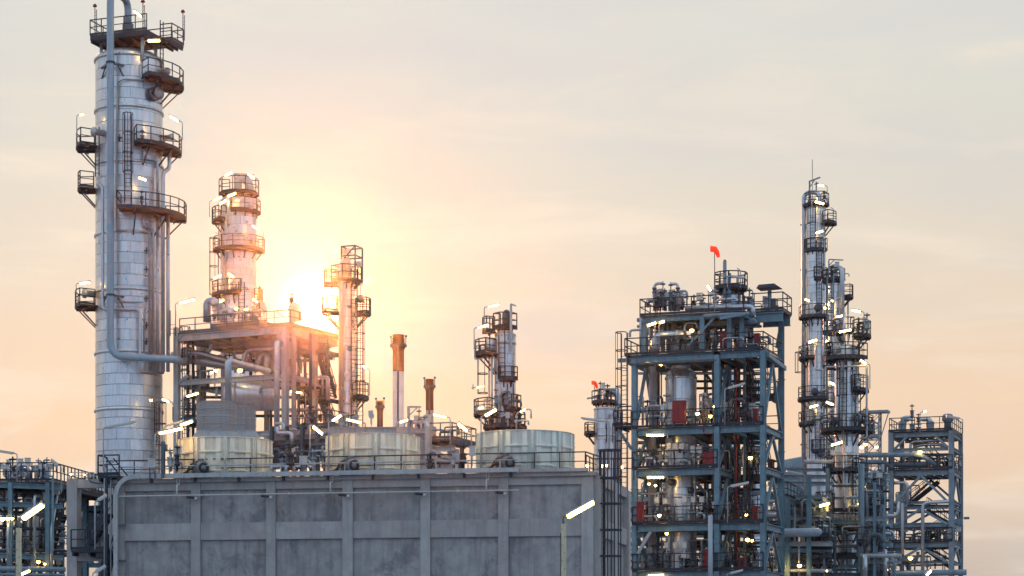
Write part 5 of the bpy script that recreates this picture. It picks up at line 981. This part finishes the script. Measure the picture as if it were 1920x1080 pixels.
for i, (a, b, p, q, n_) in enumerate(((1690, 1780, 850, 885, 20), (1690, 1780, 818, 841, 8), (1695, 1780, 990, 1021, 26), (1690, 1780, 1030, 1070, 16), (1690, 1720, 900, 940, 6), (1786, 1800, 850, 885, 4), (1786, 1800, 990, 1021, 4))): mesh_gear(L, (a, b), (p, q), (.8, 5), n_, 140+i, 'steel')
for py in (852, 860, 868, 876, 948): pipe(L, [L.p(1690, py, 4.5), L.p(1780, py, 4.5)], .1, 'mid', n=7)
MB().lathe([(.03, 0), (.5, .05), (.5, 2.6), (.03, 2.7)], L.p(1690, 985, 2.2), 14).build('pale_tank', 'steel2', L); MB().box(L.p(1795, 985, 3)-V(.2, .4, 0), L.p(1806, 973, 3)).build('wall_box', 'steel', L)
m = MB(); zq = L.z(972, x1, B); m.beam((x1+.3, B-.2, zq), (x1+.75, B-.2, zq), .2, .2); m.build('outrigger', cs, L)
# lattice tower beyond
f = Fr('lattice_tower', 'faint steel lattice tower with a flat top, far behind the right-hand columns', 'tower', 1637, 204, 20)
s = f.s; hw = 13*s; zt = f.z(775)
for a in (-1, 1):
    for b in (-1, 1): MB().beam((a*hw, b*hw*.8, 0), (a*hw, b*hw*.8, zt), .13).build('leg', 'steel', f)
zs_ = [zt*i/20 for i in range(21)]
for i in range(20):
    m = MB()
    for b in (-1, 1):
        m.beam((-hw, b*hw*.8, zs_[i]), (hw, b*hw*.8, zs_[i+1]), .06); m.beam((hw, b*hw*.8, zs_[i]), (-hw, b*hw*.8, zs_[i+1]), .06); m.beam((-hw, b*hw*.8, zs_[i]), (hw, b*hw*.8, zs_[i]), .07)
        m.beam((b*hw, -hw*.8, zs_[i]), (b*hw, hw*.8, zs_[i+1]), .06)
    m.build('lattice_bay', 'steel', f)
MB().box((-30*s, -hw, zt), (30*s, hw, zt+.22)).build('top_platform', 'steel', f); rplat(f, -20*s, 12*s, -hw, hw, zt-2.2, 'f', 1.2, m='steel', rm='steel', r=.05)
for a in (-1, 1): MB().beam((a*29*s, 0, zt), (a*hw, 0, zt-2.6), .08).build('brace', 'steel', f)
MB().lathe([(.5, 0), (.5, 1.2), (.2, 1.5)], (-6*s, 0, zt-2.1), 12).build('drum', 'steel', f)

# ================================================================= racks, tank and pipes between the blue structure and the right columns
f = Fr('storage_tank', 'wide blue-grey round tank behind the pipe racks, with a shallow cone roof', 'tank', 1507, 205, 20); R = 56*f.s; zt = f.z(876, 0, -R)
MB().lathe([(R, 0), (R, zt), (R*.99, zt+.05), (R*.7, zt+.9), (.05, zt+1.3)], (0, 0, 0), 48).build('tank_shell', 'tank', f)
for i in range(9): MB().lathe([(R*1.0, zt-i*1.1-.06), (R*1.008, zt-i*1.1), (R*1.0, zt-i*1.1+.06)], (0, 0, 0), 48, caps=False).build('shell_ring', 'tank', f)
f = Fr('pipe_rack', 'tall blue-grey pipe rack in front of the round tank, right of the blue structure', 'pipe rack', 1477, 150, 20)
for px, y, py, w_ in ((1477, 0, 935, .34), (1507, 3.4, 925, .34), (1517, 0, 890, .3), (1552, 5, 878, .28), (1462, 5, 900, .28), (1613, 2, 870, .26), (1650, 4, 880, .26), (1640, 0, 905, .2)):
    x = f.x(px, y); MB().ib((x, y, 0), (x, y, f.z(py, x, y)), w_, w_, Y_).build('column', 'bluesteel', f)
def nb(py, a, b, y, h=.3, m='bluesteel', dy=0): MB().ib(f.p(a, py, y), f.p(b, py+dy, y), .22, h).build('beam', m, f)
for py, a, b, y, h, m_ in ((881, 1440, 1560, 6, .22, 'steel'), (894, 1440, 1560, 5, .26, 'steel'), (907, 1440, 1562, 5, .3, 'steel'), (933, 1440, 1475, 0, .3, 'bluesteel'), (970, 1450, 1560, 2, .3, 'steel2'), (980, 1440, 1560, 4, .3, 'mid'), (1020, 1440, 1560, 0, .3, 'steel2'), (1032, 1455, 1520, 0, .3, 'bluesteel'), (1048, 1440, 1560, 2, .25, 'steel'), (1062, 1440, 1660, 3, .25, 'steel'), (1078, 1440, 1670, 1, .3, 'mid'),
    (892, 1613, 1663, 2, .25, 'steel'), (905, 1613, 1663, 2, .25, 'steel'), (1020, 1615, 1670, 1, .4, 'bluesteel'), (1030, 1615, 1690, 2, .25, 'mid'), (973, 1615, 1665, 1, .3, 'steel2'), (1054, 1615, 1690, 1, .2, 'steel2')): nb(py, a, b, y, h, m_)
for a, b in (((1500, 915, 1), (1552, 972, 3)), ((1495, 912, 1), (1512, 925, 1)), ((1532, 998, 0), (1560, 1020, 1)), ((1440, 985, 0), (1462, 1010, 1))): MB().beam(f.p(*a), f.p(*b), .2).build('brace', 'steel', f)
MB().ib(f.p(1478, 940, 0), f.p(1509, 952, 4.5), .24, .36).build('beam', 'bluesteel', f); MB().ib(f.p(1478, 1022, 0), f.p(1509, 1030, 4.5), .24, .4).build('beam', 'steel2', f)
o = MB(); rail(o, [f.p(1445, 931, 0), f.p(1477, 930, 0), f.p(1512, 948, 4.5)], 1.0, .8, .028); o.build('railing', 'rail', f)
rplat(f, f.x(1535, 1), f.x(1560, 1), 0, 2, f.z(1005), 'fl', 1.0, m='dark', sp=.6); rplat(f, f.x(1612, 1), f.x(1650, 1), 0, 2.5, f.z(1018), 'fr', 1.0, m='dark', sp=.6); rplat(f, f.x(1620, 3), f.x(1645, 3), 3, 5, f.z(958), 'fr', 1.0, m='dark', sp=.5)
MB().lathe([(.02, 0), (.2, .04), (.31, .18), (.31, 4.3), (.2, 4.5), (.02, 4.6)], f.p(1421, 1000, -.6), 16, axis=X_, caps=False).build('horizontal_drum', 'bluepipe', f); MB().lathe([(.26, 0), (.26, 3.8)], f.p(1440, 966, 3), 12, axis=X_).build('pipe', 'pipe', f)
for py, r_, y, a, b in ((940, .12, 3, 1440, 1560), (960, .16, 3, 1440, 1530), (988, .1, 3, 1440, 1560), (1012, .1, 3, 1520, 1560), (1040, .12, 4, 1440, 1560), (866, .16, 5, 1508, 1562), (915, .08, 3, 1613, 1665), (985, .1, 2, 1613, 1670), (1000, .1, 2, 1613, 1670), (1042, .14, -.5, 1613, 1690), (1070, .12, 0, 1440, 1560)): pipe(f, [f.p(a, py, y), f.p(b, py, y)], r_, random.choice(['pipe', 'steel', 'steel2']), n=8)
for px, top, y, r_ in ((1617, 870, .5, .14), (1645, 900, 3, .16), (1634, 895, 3.5, .22), (1490, 950, 1, .08), (1498, 1005, 0, .08), (1530, 985, 2, .1), (1622, 1040, -1, .17), (1655, 870, 3, .1), (1660, 1030, 0, .12)): pipe(f, [f.p(px, 1085, y), f.p(px, top, y)], r_, random.choice(['pipe', 'steel2', 'steel']), n=9)
for i, (a, b, p, q, n_) in enumerate(((1445, 1560, 935, 968, 14), (1445, 1545, 1015, 1045, 16), (1520, 1560, 985, 1020, 14), (1612, 1665, 920, 970, 14), (1612, 1660, 985, 1018, 14), (1615, 1680, 1035, 1085, 16), (1450, 1560, 1050, 1085, 24))): mesh_gear(f, (a, b), (p, q), (.5, 5), n_, 160+i, 'steel')
pipe(f, [f.p(1628, 1020, -.4), f.p(1630, 1003, -.4), f.p(1652, 1003, -.4), f.p(1655, 1018, -.4)], .16, 'mid', n=11, br=.4); MB().lathe([(.8, 0), (.8, 3)], f.p(1490, 1100, 3), 14).build('pale_cylinder', 'steel2', f)
for a, b, p_, q_, y_, n_ in ((1458, 1560, 930, 968, 2, 8), (1455, 1560, 1000, 1050, 1, 10), (1613, 1668, 880, 1080, 2, 12), (1560, 1615, 900, 1080, 4, 8)):
    for i in range(n_):
        py = p_+(q_-p_)*(i+.5)/n_; MB().ib(f.p(a, py, y_+random.uniform(-.6, 1)), f.p(b, py, y_+random.uniform(-.6, 1)), .13, random.choice([.14, .2, .28])).build('cross_member', random.choice(['bluesteel', 'mid', 'rail', 'steel']), f)
for px, t_, y_ in ((1470, 945, 2), (1487, 955, 2.5), (1526, 935, 3), (1538, 930, 4), (1546, 960, 1), (1619, 900, 1), (1627, 890, 2), (1652, 905, 2), (1658, 930, 1), (1566, 990, 4), (1608, 1000, 4)): MB().ib(f.p(px, 1090, y_), f.p(px, t_, y_), .16, .16, Y_).build('post', random.choice(['bluesteel', 'steel']), f)
for a, b in (((1460, 950, 3), (1490, 1000, 3)), ((1520, 1030, 2), (1550, 1075, 2)), ((1615, 930, 3), (1660, 985, 3)), ((1660, 990, 3), (1615, 1040, 3)), ((1470, 1075, 1), (1500, 1035, 1))): MB().beam(f.p(*a), f.p(*b), .14).build('brace', 'bluesteel', f)
for a, b, py, y0_ in ((1455, 1475, 1015, 1), (1520, 1550, 1055, 1), (1620, 1660, 900, 3), (1530, 1556, 950, 3)): rplat(f, f.x(a, y0_), f.x(b, y0_), y0_, y0_+1.6, f.z(py, 0, y0_), 'frl', 1.0, m='dark', sp=.5)
mesh_gear(f, (1455, 1560), (968, 1005), (1, 4), 18, 191); mesh_gear(f, (1612, 1665), (880, 920), (1, 4), 12, 192); mesh_gear(f, (1615, 1665), (1000, 1050), (0, 3), 14, 193)
# low rack seen through the big structure and beside it
f = Fr('pipe_rack', 'long low pipe rack running behind the big blue structure', 'pipe rack', 1300, 168, 20)
for px in (1215, 1270, 1325, 1380, 1435): x = f.x(px); MB().ib((x, 0, 0), (x, 0, f.z(925, x)), .3, .3, Y_).build('column', 'mid', f)
for py in (925, 945, 975, 1005, 1040, 1065): MB().ib(f.p(1170, py), f.p(1450, py), .22, .28).build('beam', 'bluesteel', f)
for py in (932, 938, 960, 968, 990, 1000, 1020, 1030, 1052): pipe(f, [f.p(1170, py, random.uniform(.5, 3)), f.p(1450, py, random.uniform(.5, 3))], random.uniform(.08, .2), random.choice(['pipe', 'mid', 'steel']), n=8)
mesh_gear(f, (1180, 1445), (890, 925), (0, 3), 24, 181); mesh_gear(f, (1180, 1445), (1040, 1085), (0, 3), 24, 182)
# bare tree crown behind the far right columns
f = Fr('tree', 'bare-looking dusky tree beyond the right-hand columns, under the lattice tower', 'tree', 1634, 207, 0)
R_ = random.Random(4); m = MB(); m.tube([(0, 0, 0), (.2, 0, 9), (0, .3, 17)], [.4, .25, .1], 8)
tips = []
for i in range(34):
    h = R_.uniform(7, 16.5); a = R_.uniform(0, 2*PI); L_ = R_.uniform(1.2, 2.6)*(1-(h-7)/20); e_ = V(math.cos(a)*L_, math.sin(a)*L_, h+L_*.9); m.tube([(.1, 0, h), V(.1, 0, h).lerp(e_, .5)+V(0, 0, -.2), e_], [.12, .07, .03], 5)
    tips.append(e_)
m.build('trunk', 'leaf', f); m = MB()
for t in tips:
    for i in range(40):
        p = t+V(R_.gauss(0, .5), R_.gauss(0, .5), R_.gauss(0, .5)); a = R_.uniform(0, 2*PI); u = V(math.cos(a), math.sin(a), R_.uniform(-.6, .6))*.16; v = V(-u.y, u.x, .12); m.add([p-u, p-v*.5, p+u, p+v*.5], [(0, 1, 2, 3)])
m.build('crown', 'leaf', f, kind='stuff')

# ================================================================= lamps
def lamp(label, base, neck, tip, D, th=5, on=True, bright=False, deg=0, dy=0, name='tube_lamp', group='tube lamps of the plant', pm='steel2', pr=.035):
    """gooseneck pole with a tubular head; base None = short bracket at the neck"""
    if base is None: base = neck[1]+8
    f = Fr(name, label, 'lamp', neck[0], D, 0, group, z=CAM+(H0-base)/F*D); s = f.s
    n_ = f.p(neck[0], neck[1], 0); t_ = f.p(tip[0], tip[1], dy); d = (t_-n_).normalized(); Lh = (t_-n_).length; r = th*s/2
    bx = -1 if tip[0] > neck[0] else 1; out = V(bx*min(6*s, .35), 0, 0)
    b0 = V(n_.x+out.x, 0, 0); elbow = V(b0.x, 0, n_.z-d.z*.1-.02)
    MB().tube(bend([b0, elbow, n_], min(.25, elbow.z*.5), 5), pr, 7).build('pole', pm, f)
    up = Z_-d*d.z; up.normalize(); side = d.cross(up); hb_ = MB()
    hb_.beam(n_+up*r*.45, n_+d*Lh+up*r*.45, r*2.1, r*.8, up); hb_.beam(n_+d*Lh*.92+up*r*.2, n_+d*Lh*1.0+up*r*.2, r*2.3, r*1.4, up); hb_.beam(n_+up*r*.2, n_+d*Lh*.06+up*r*.2, r*2.3, r*1.4, up); hb_.build('lamp_housing', 'housing', f)
    tb = MB(); k = 8; A = []
    ring = [(math.cos(a), math.sin(a)) for a in [PI+PI*j/k for j in range(k+1)]]
    vs = [n_+d*Lh*q+side*(c*r)+up*(sn*r*1.1+r*.05) for q in (.065, .915) for c, sn in ring]
    tb.add(vs, [(j, j+1, k+1+j+1, k+1+j) for j in range(k)], True); tb.add([vs[j] for j in range(k+1)], [tuple(reversed(range(k+1)))]); tb.add([vs[k+1+j] for j in range(k+1)], [tuple(range(k+1))]); tb.add([vs[0], vs[k], vs[2*k+1], vs[k+1]], [(0, 1, 2, 3)])
    tb.build('lamp_tube', ('tube2' if bright else 'tube') if on else 'diff', f); return f
def bulb(label, px, py, D, r=3.0, base=None, m='tube'):
    f = Fr('bulkhead_lamp', label, 'lamp', px, D, 0, 'round bulkhead lamps', z=CAM+(H0-(base or py+10))/F*D); s = f.s; z = f.z(py); R = r*s
    MB().lathe([(.01, -R), (R*.7, -R*.75), (R, 0), (R*.9, R*.3), (.01, R*.35)], (0, 0, z), 12, caps=False).build('globe', m, f)
    MB().lathe([(R*1.05, R*.25), (R*1.1, R*.5), (R*.5, R*1.0), (.02, R*1.05)], (0, 0, z), 12, caps=False).build('lamp_cap', 'mid', f); MB().beam((0, .02+R*.2, 0), (0, .02+R*.2, z), .04).build('stem', 'mid', f)
# foreground road lamps on concrete poles
def polelamp(label, px, top, neck, tip, D, w_, th):
    f = Fr('street_lamp', label, 'street lamp', px, D, 0, 'road lamps on concrete poles'); s = f.s; w = w_*s; zt = f.z(top)
    MB().add([(-w/2, -w*.35, 0), (w/2, -w*.35, 0), (w/2, w*.35, 0), (-w/2, w*.35, 0), (-w*.42, -w*.3, zt), (w*.42, -w*.3, zt), (w*.42, w*.3, zt), (-w*.42, w*.3, zt)], [(3,2,1,0),(4,5,6,7),(0,1,5,4),(1,2,6,5),(2,3,7,6),(3,0,4,7)]).build('concrete_pole', 'pole', f)
    for i in range(9): MB().lathe([(.018, 0), (.018, .02)], (.03 if i % 2 else -.06, -w*.36, zt-.2-i*.3), 6, axis=-Y_).build('bolt_hole', 'black', f)
    MB().beam((-w*.5, 0, zt-2.2), (-w*.5, 0, zt-.35), .03).build('cable', 'black', f)
    n_ = f.p(*neck); t_ = f.p(*tip); d = (t_-n_).normalized(); Lh = (t_-n_).length; r = th*s/2
    MB().tube(bend([(-w*.05, 0, zt-.5), (-w*.05, 0, zt+.25), n_, n_+d*.1], .35, 8), .045, 10).build('arm', 'mid', f)
    up = Z_-d*d.z; up.normalize(); side = d.cross(up); hb_ = MB(); hb_.beam(n_+up*r*.55, n_+d*Lh+up*r*.55, r*2, r*.5, up); hb_.beam(n_+d*Lh*.95+up*r*.25, n_+d*Lh+up*r*.25, r*2.1, r*1.3, up); hb_.build('lamp_housing', 'housing', f)
    hb_ = MB(); [hb_.lathe([(.03, 0), (.03, .03)], n_+d*(Lh+.0)+side*q*r+up*r*.3, 8, axis=d) for q in (-.5, .5)]; hb_.build('latch', 'black', f)
    k = 10; ring = [(math.cos(a), math.sin(a)) for a in [PI+PI*j/k for j in range(k+1)]]; tb = MB(); vs = [n_+d*Lh*q+side*(c*r*rr)+up*(sn*r*1.15*rr+r*.25) for q, rr in ((.0, .75), (.04, 1), (.92, 1), (.95, .8)) for c, sn in ring]
    for g_ in range(3): tb.add(vs[g_*(k+1):(g_+2)*(k+1)], [(j, j+1, k+1+j+1, k+1+j) for j in range(k)], True)
    tb.add(vs[:k+1], [tuple(reversed(range(k+1)))]); tb.add(vs[-k-1:], [tuple(range(k+1))]); tb.build('lamp_tube', 'tube2', f)
polelamp('lit road lamp on a cream concrete pole at the right end of the grey wall', 1057, 982, (1063, 968), (1115, 939), 80, 11, 13)
polelamp('lit road lamp on a cream concrete pole at the far left edge', 35, 990, (42, 972), (82, 944), 80, 11, 14)
lamp('small lit lamp low in the left corner, behind the left road lamp', 1120, (39, 1076), (57, 1068), 90, 7, bright=True)
LM = [ # label, base, neck, tip, D, thickness, on
 ('unlit long lamp on the roof pole in front of the tallest column', 884, (200, 801), (254, 791), 109, 5, False),
 ('longest lit lamp over the left fan stack, pointing up to the right', 884, (296, 812), (346, 801), 109, 7, True),
 ('short lit lamp just above the longest one, left of the left fan stack', 884, (337, 797), (362, 788), 110, 7, True),
 ('unlit lamp arm reaching right beside the left fan stack', 884, (314, 798), (345, 788), 110.5, 4, False),
 ('lit lamp left of the middle fan stack, leaning down to the right', 884, (587, 798), (607, 814), 108, 7, True),
 ('lit lamp above the rim of the middle fan stack, at its left end', 884, (622, 789), (640, 777), 107, 6, True),
 ('lit lamp above the middle of the middle fan stack', 810, (679, 792), (648, 785), 112, 5, True),
 ('lit lamp above the right part of the middle fan stack', 812, (749, 791), (765, 786), 113, 5, True),
 ('lit lamp on a pole behind the dark red chimney base, pointing left', 880, (838, 782), (811, 776), 134, 4, True),
 ('lit lamp left of the right fan stack, slanting down to the right', 882, (878, 808), (859, 792), 107, 7, True),
 ('lit lamp at the front left rim of the right fan stack', 882, (908, 779), (931, 766), 106, 7, True),
 ('unlit horizontal lamp left of the small column, on a pole behind the caged ladder', 880, (1136, 790), (1089, 784), 106, 5, False),
 ('lit lamp at the top left of the short silver column', 612, (914, 575), (937, 570), 139, 4, True),
 ('lit lamp above the hose reel platform of the short column', 655, (895, 614), (917, 608), 139, 5, True),
 ('lit lamp halfway down the left side of the short column', 720, (893, 726), (908, 723), 139, 4, True),
 ('small lit lamp at the lower left platform of the short column', 775, (897, 765), (907, 763), 138.5, 4, True),
 ('small lit lamp right of the short column foot', 800, (975, 772), (985, 766), 138, 4, True),
 ('lit lamp slanting up on the top left of the glare-lit column', 357, (421, 330), (435, 322), 183, 4, True),
 ('lit lamp slanting down at the top right of the glare-lit column', 360, (478, 334), (465, 325), 183, 4, True),
 ('lit lamp under the top deck of the glare-lit column', 372, (426, 368), (443, 361), 182, 5, True),
 ('lit lamp on the upper left platform of the glare-lit column', 407, (399, 376), (416, 368), 183, 4, True),
 ('lower of two lit lamps left of the glare-lit column head', 395, (411, 383), (425, 374), 182.5, 4, True),
 ('upright lit lamp at the left of the ring platform of the glare-lit column', 462, (404, 436), (404, 426), 183, 5, True),
 ('lit lamp at the right of the ring platform of the glare-lit column', 462, (488, 430), (473, 423), 182.5, 4, True),
 ('small lit lamp on the front of the glare-lit column, above its lower platform', 546, (429, 512), (439, 519), 181, 5, True),
 ('lit lamp left of the lower platform of the glare-lit column', 540, (400, 522), (415, 515), 183, 4, True),
 ('lit lamp low on the right of the glare-lit column', 590, (484, 566), (474, 560), 182, 4, True),
 ('lit lamp at the left foot of the glare-lit column', 590, (411, 567), (419, 561), 181.5, 4, True),
 ('lit lamp at the top left of the slim column right of the sun', 523, (624, 473), (633, 469), 159, 4, True),
 ('lit lamp beside the top right of the slim column right of the sun', 552, (682, 530), (692, 521), 159, 5, True),
 ('small lit lamp at the lower right of the slim column', 742, (687, 690), (681, 685), 159, 4, True),
 ('lit lamp on the left post of the deck of the glowing table frame', 612, (335, 568), (366, 560), 155, 5, True),
 ('lit lamp under the left bay of the glowing table frame', 800, (349, 743), (373, 736), 153, 5, True),
 ('small lit lamp right of the foot of the tallest column', 760, (318, 753), (304, 747), 152, 5, True),
 ('lit lamp behind the standpipe of the glowing table frame', 800, (567, 736), (543, 733), 157, 4, True),
 ('unlit lamp on the deck of the glowing table frame', 604, (528, 592), (518, 583), 156, 4, False),
 ('lit lamp on the left platform of the tallest column, nearly over its handrail', 258, (150, 215), (157, 213), 158, 4, True),
 ('lit lamp at the upper right of the tallest column, slanting down to the right', 262, (336, 227), (318, 216), 157, 5, True),
 ('lit lamp above the top deck of the tallest column', 52, (266, 31), (251, 19), 156.5, 5, True),
 ('lit lamp hanging under the top deck of the tallest column', 85, (277, 76), (301, 75), 156, 6, True),
 ('short lit lamp on the front of the tallest column above its widest platform', 385, (275, 337), (260, 332), 156.2, 5, True),
 ('lit lamp on the lowest left platform of the tallest column', 562, (149, 531), (170, 528), 158, 5, True),
 ('lit lamp slanting up above the middle of the upper deck of the blue structure', 583, (1334, 545), (1327, 534), 138.5, 5, True),
 ('lit upright lamp above the vessel on the blue structure', 541, (1382, 503), (1382, 495), 139.5, 6, True),
 ('unlit lamp arm above the vessel platform of the blue structure', 541, (1370, 518), (1396, 521), 138.8, 5, False),
 ('lit lamp under the left end of the upper deck of the blue structure', 655, (1230, 604), (1212, 610), 138.2, 6, True),
 ('short lit lamp right of the one under the upper deck', 655, (1234, 605), (1246, 601), 139, 6, True),
 ('lit lamp under the first deck, left of the domed vessel, the left one of two', None, (1222, 681), (1207, 677), 139.8, 6, True),
 ('lit lamp under the first deck, next to the domed vessel, the right one of two', None, (1243, 683), (1227, 678), 139.8, 7, True),
 ('long lit lamp under the second deck of the blue structure', None, (1246, 815), (1210, 815), 138.8, 6, True),
 ('long lit lamp under the third deck of the blue structure', None, (1246, 894), (1211, 894), 138.8, 6, True),
 ('long lit lamp under the lowest deck of the blue structure', None, (1246, 1077), (1213, 1078), 138.8, 6, True),
 ('unlit lamp on a pole right of the middle column, under the stairs', 797, (1365, 728), (1397, 719), 137.2, 5, False),
 ('unlit lamp on a pole right of the middle column, level with the third deck', 980, (1370, 912), (1404, 905), 137.2, 6, False),
 ('unlit lamp on a pole at the lowest deck, right of the middle column', 1085, (1369, 1075), (1393, 1069), 137.2, 5, False),
 ('lit lamp under the top deck of the tall slim column', 388, (1528, 377), (1546, 382), 187.8, 5, True),
 ('short lit lamp at the tip of the tall slim column', 380, (1545, 348), (1534, 346), 188, 4, True),
 ('small upright lit lamp below the top right of the tall slim column', 400, (1557, 389), (1557, 381), 188, 4, True),
 ('lit lamp on the tall slim column above its second platform', 440, (1529, 436), (1543, 432), 187.5, 5, True),
 ('small lit lamp on the tall slim column, lower left above a ring platform', 591, (1518, 564), (1509, 560), 187.6, 4, True),
 ('lit lamp on the medium column beside its vertical pipe', 600, (1566, 594), (1580, 591), 176, 5, True),
 ('lit lamp reaching left from a pole above the nearest right-hand column', 626, (1614, 584), (1596, 580), 153, 5, True),
 ('lit lamp across the top of the nearest right-hand column', 640, (1572, 622), (1597, 617), 152.5, 5, True),
 ('lit lamp on the tall slim column level with the dome of the nearest one', 668, (1515, 641), (1532, 636), 187.5, 6, True),
 ('lit lamp between the tall slim column and the dome of the nearest one', 650, (1559, 643), (1548, 638), 168, 5, True),
 ('lit lamp at the right of the nearest column, slanting down to the right', 729, (1625, 682), (1613, 674), 153, 5, True),
 ('lit lamp between the two right-hand columns, above the fourth ring platform', 730, (1565, 720), (1555, 716), 168, 5, True),
 ('lit lamp under the long ring platform of the tall slim column', 795, (1517, 763), (1534, 758), 187.5, 5, True),
 ('lit lamp between the columns just under the long ring platform', 770, (1563, 758), (1549, 753), 168, 5, True),
 ('lit lamp across the nearest column below its widest platform', 845, (1557, 834), (1580, 827), 152.3, 6, True),
 ('lit lamp right of the nearest column, the upper of two', 935, (1635, 917), (1618, 912), 152, 6, True),
 ('lit lamp right of the nearest column, the lower of two', 960, (1607, 944), (1622, 939), 152, 6, True),
 ('lit lamp left of the nearest column, over the pipe rack', 960, (1535, 948), (1556, 942), 150, 7, True),
 ('unlit lamp on the pipe rack in front of the round tank', 930, (1503, 889), (1474, 883), 149, 4, False),
 ('unlit lamp at the top right of the right-hand end frame', 812, (1799, 785), (1774, 780), 174, 5, False),
 ('tiny lit lamp above the curved pipes of the right-hand end frame', 812, (1731, 772), (1736, 769), 174, 5, True),
 ('lit lamp at the bottom right, under the right-hand end frame', 1120, (1735, 1078), (1745, 1068), 160, 7, True),
 ('unlit lamp at the left picture edge above the far rack', 903, (26, 850), (-4, 845), 127, 5, False),
 ('unlit lamp on a slim pole above the rack left of the concrete frame', 925, (109, 872), (96, 862), 126, 6, False),
 ('unlit dark lamp in front of the corner of the long wall', 1030, (184, 938), (200, 928), 104, 7, False),
 ('unlit dark lamp low in front of the corner of the long wall', 1140, (180, 1072), (198, 1061), 104, 7, False)]
for l_, b_, n_, t_, D_, th_, on_ in LM: lamp(l_, b_, n_, t_, D_, th_, on_)
for l_, px, py, D, r_ in (('round lamp inside the blue structure, on the second deck right of the vessel', 1307, 775, 138.5, 4), ('round lamp beside the middle column, second deck, upper', 1340, 762, 138.5, 3), ('round lamp beside the middle column, second deck, lower', 1332, 780, 138.5, 3.5),
    ('small lamp under the third deck at its left end', 1217, 907, 139, 2.5), ('small lamp under the third deck, next to the cream round column', 1229, 910, 139, 2.5), ('small lamp over the fourth deck left of the vessel', 1236, 966, 138.6, 3.5), ('small lamp under the fourth deck by the vessel', 1250, 1000, 138.6, 3),
    ('lamp among the pipes above the first deck', 1297, 619, 139, 4), ('lamp on the stair landing between decks two and three', 1407, 858, 139.5, 4), ('lamp beside the stairs on the fourth deck', 1399, 965, 139.5, 3), ('larger lamp under the fourth deck beside the stairs', 1402, 1011, 139.5, 4.5), ('smaller lamp under the fourth deck beside the stairs', 1410, 1013, 139.5, 3),
    ('lamp between the right columns of the blue structure, left of two', 1422, 907, 150, 3), ('lamp between the right columns of the blue structure, right of two', 1434, 905, 150, 3.5), ('upper lamp of three at the foot of the pipe rack', 1465, 1054, 149, 4), ('lowest lamp of three at the foot of the pipe rack', 1466, 1067, 149, 5), ('middle lamp of three at the foot of the pipe rack', 1463, 1060, 149.5, 3),
    ('lamp right of the pipe rack foot', 1499, 1060, 149, 4), ('faint lamp low between rack and nearest column', 1551, 1070, 149, 2.5), ('large lamp at the foot of the right-hand end frame', 1664, 1067, 160, 5.5), ('lamp low inside the right-hand end frame', 1707, 1046, 174, 4), ('lamp near the stairs in the upper bay of the right-hand end frame', 1725, 847, 174.5, 4),
    ('left lamp at the foot of the lattice tower', 1616, 838, 200, 3.5), ('upper lamp at the foot of the lattice tower', 1623, 833, 200, 3), ('right lamp at the foot of the lattice tower', 1643, 838, 200, 3.5), ('lamp on the right roof corner beside the caged ladder, leftmost', 1101, 873, 104, 3), ('lamp behind the bars of the caged ladder', 1131, 873, 108, 4), ('second lamp behind the bars of the caged ladder', 1138, 872, 108.4, 3), ('lamp right of the caged ladder top', 1166, 875, 107, 3),
    ('lamp on the medium column, upper of a cluster', 1551, 570, 178, 3), ('lamp on the medium column, lower of a cluster', 1547, 577, 178, 3), ('lamp right of the medium column head', 1561, 563, 178, 3), ('lamp under the table frame deck beside the left pipes', 405, 694, 156.5, 3.5), ('lamp behind the vertical vent pipe of the table frame', 450, 694, 156.5, 4.5), ('lamp behind the glowing hopper', 397, 698, 156.5, 2.5),
    ('left lamp in the far left rack', 5, 972, 127.5, 5), ('second lamp in the far left rack', 15, 972, 127.5, 3.5), ('third lamp in the far left rack', 23, 972, 127.5, 3), ('lamp low in the far left rack', 72, 1053, 127, 3.5), ('small lamp low in the far left rack', 84, 1057, 127, 2.5), ('lamp by the concrete frame top, left', 133, 889, 110.8, 1.8), ('lamp by the concrete frame top, right', 158, 890, 110.8, 1.6),
    ('warm lamp at the foot of the round-headed tall column', 283, 750, 156, 3), ('warm lamp on the glare-lit column foot, left', 425, 580, 181, 3), ('warm lamp on the glare-lit column foot, middle', 443, 578, 180.6, 3), ('warm lamp on the glare-lit column foot, right', 462, 580, 181, 3),
    ('lamp behind the third deck pipes', 1320, 925, 143, 4), ('small lamp low on the right side of the nearest column', 1614, 981, 153, 2.5), ('small lamp on the right side of the nearest column', 1613, 925, 153, 2.5)):
    bulb(l_, px, py, D, r_)
# ================================================================= air
hz = MB(); hz.box((-160, -30, -1), (160, 216, 60)); o = hz.build('haze', 'ground', kind='stuff'); hm = bpy.data.materials.new('thin_haze'); hm.use_nodes = True; n_ = hm.node_tree; n_.nodes.clear()
vo = n_.nodes.new('ShaderNodeVolumePrincipled'); vo.inputs['Color'].default_value = (1, .97, .93, 1); vo.inputs['Density'].default_value = .00006; vo.inputs['Anisotropy'].default_value = .97
n_.links.new(vo.outputs[0], n_.nodes.new('ShaderNodeOutputMaterial').inputs['Volume']); o.data.materials.clear(); o.data.materials.append(hm)
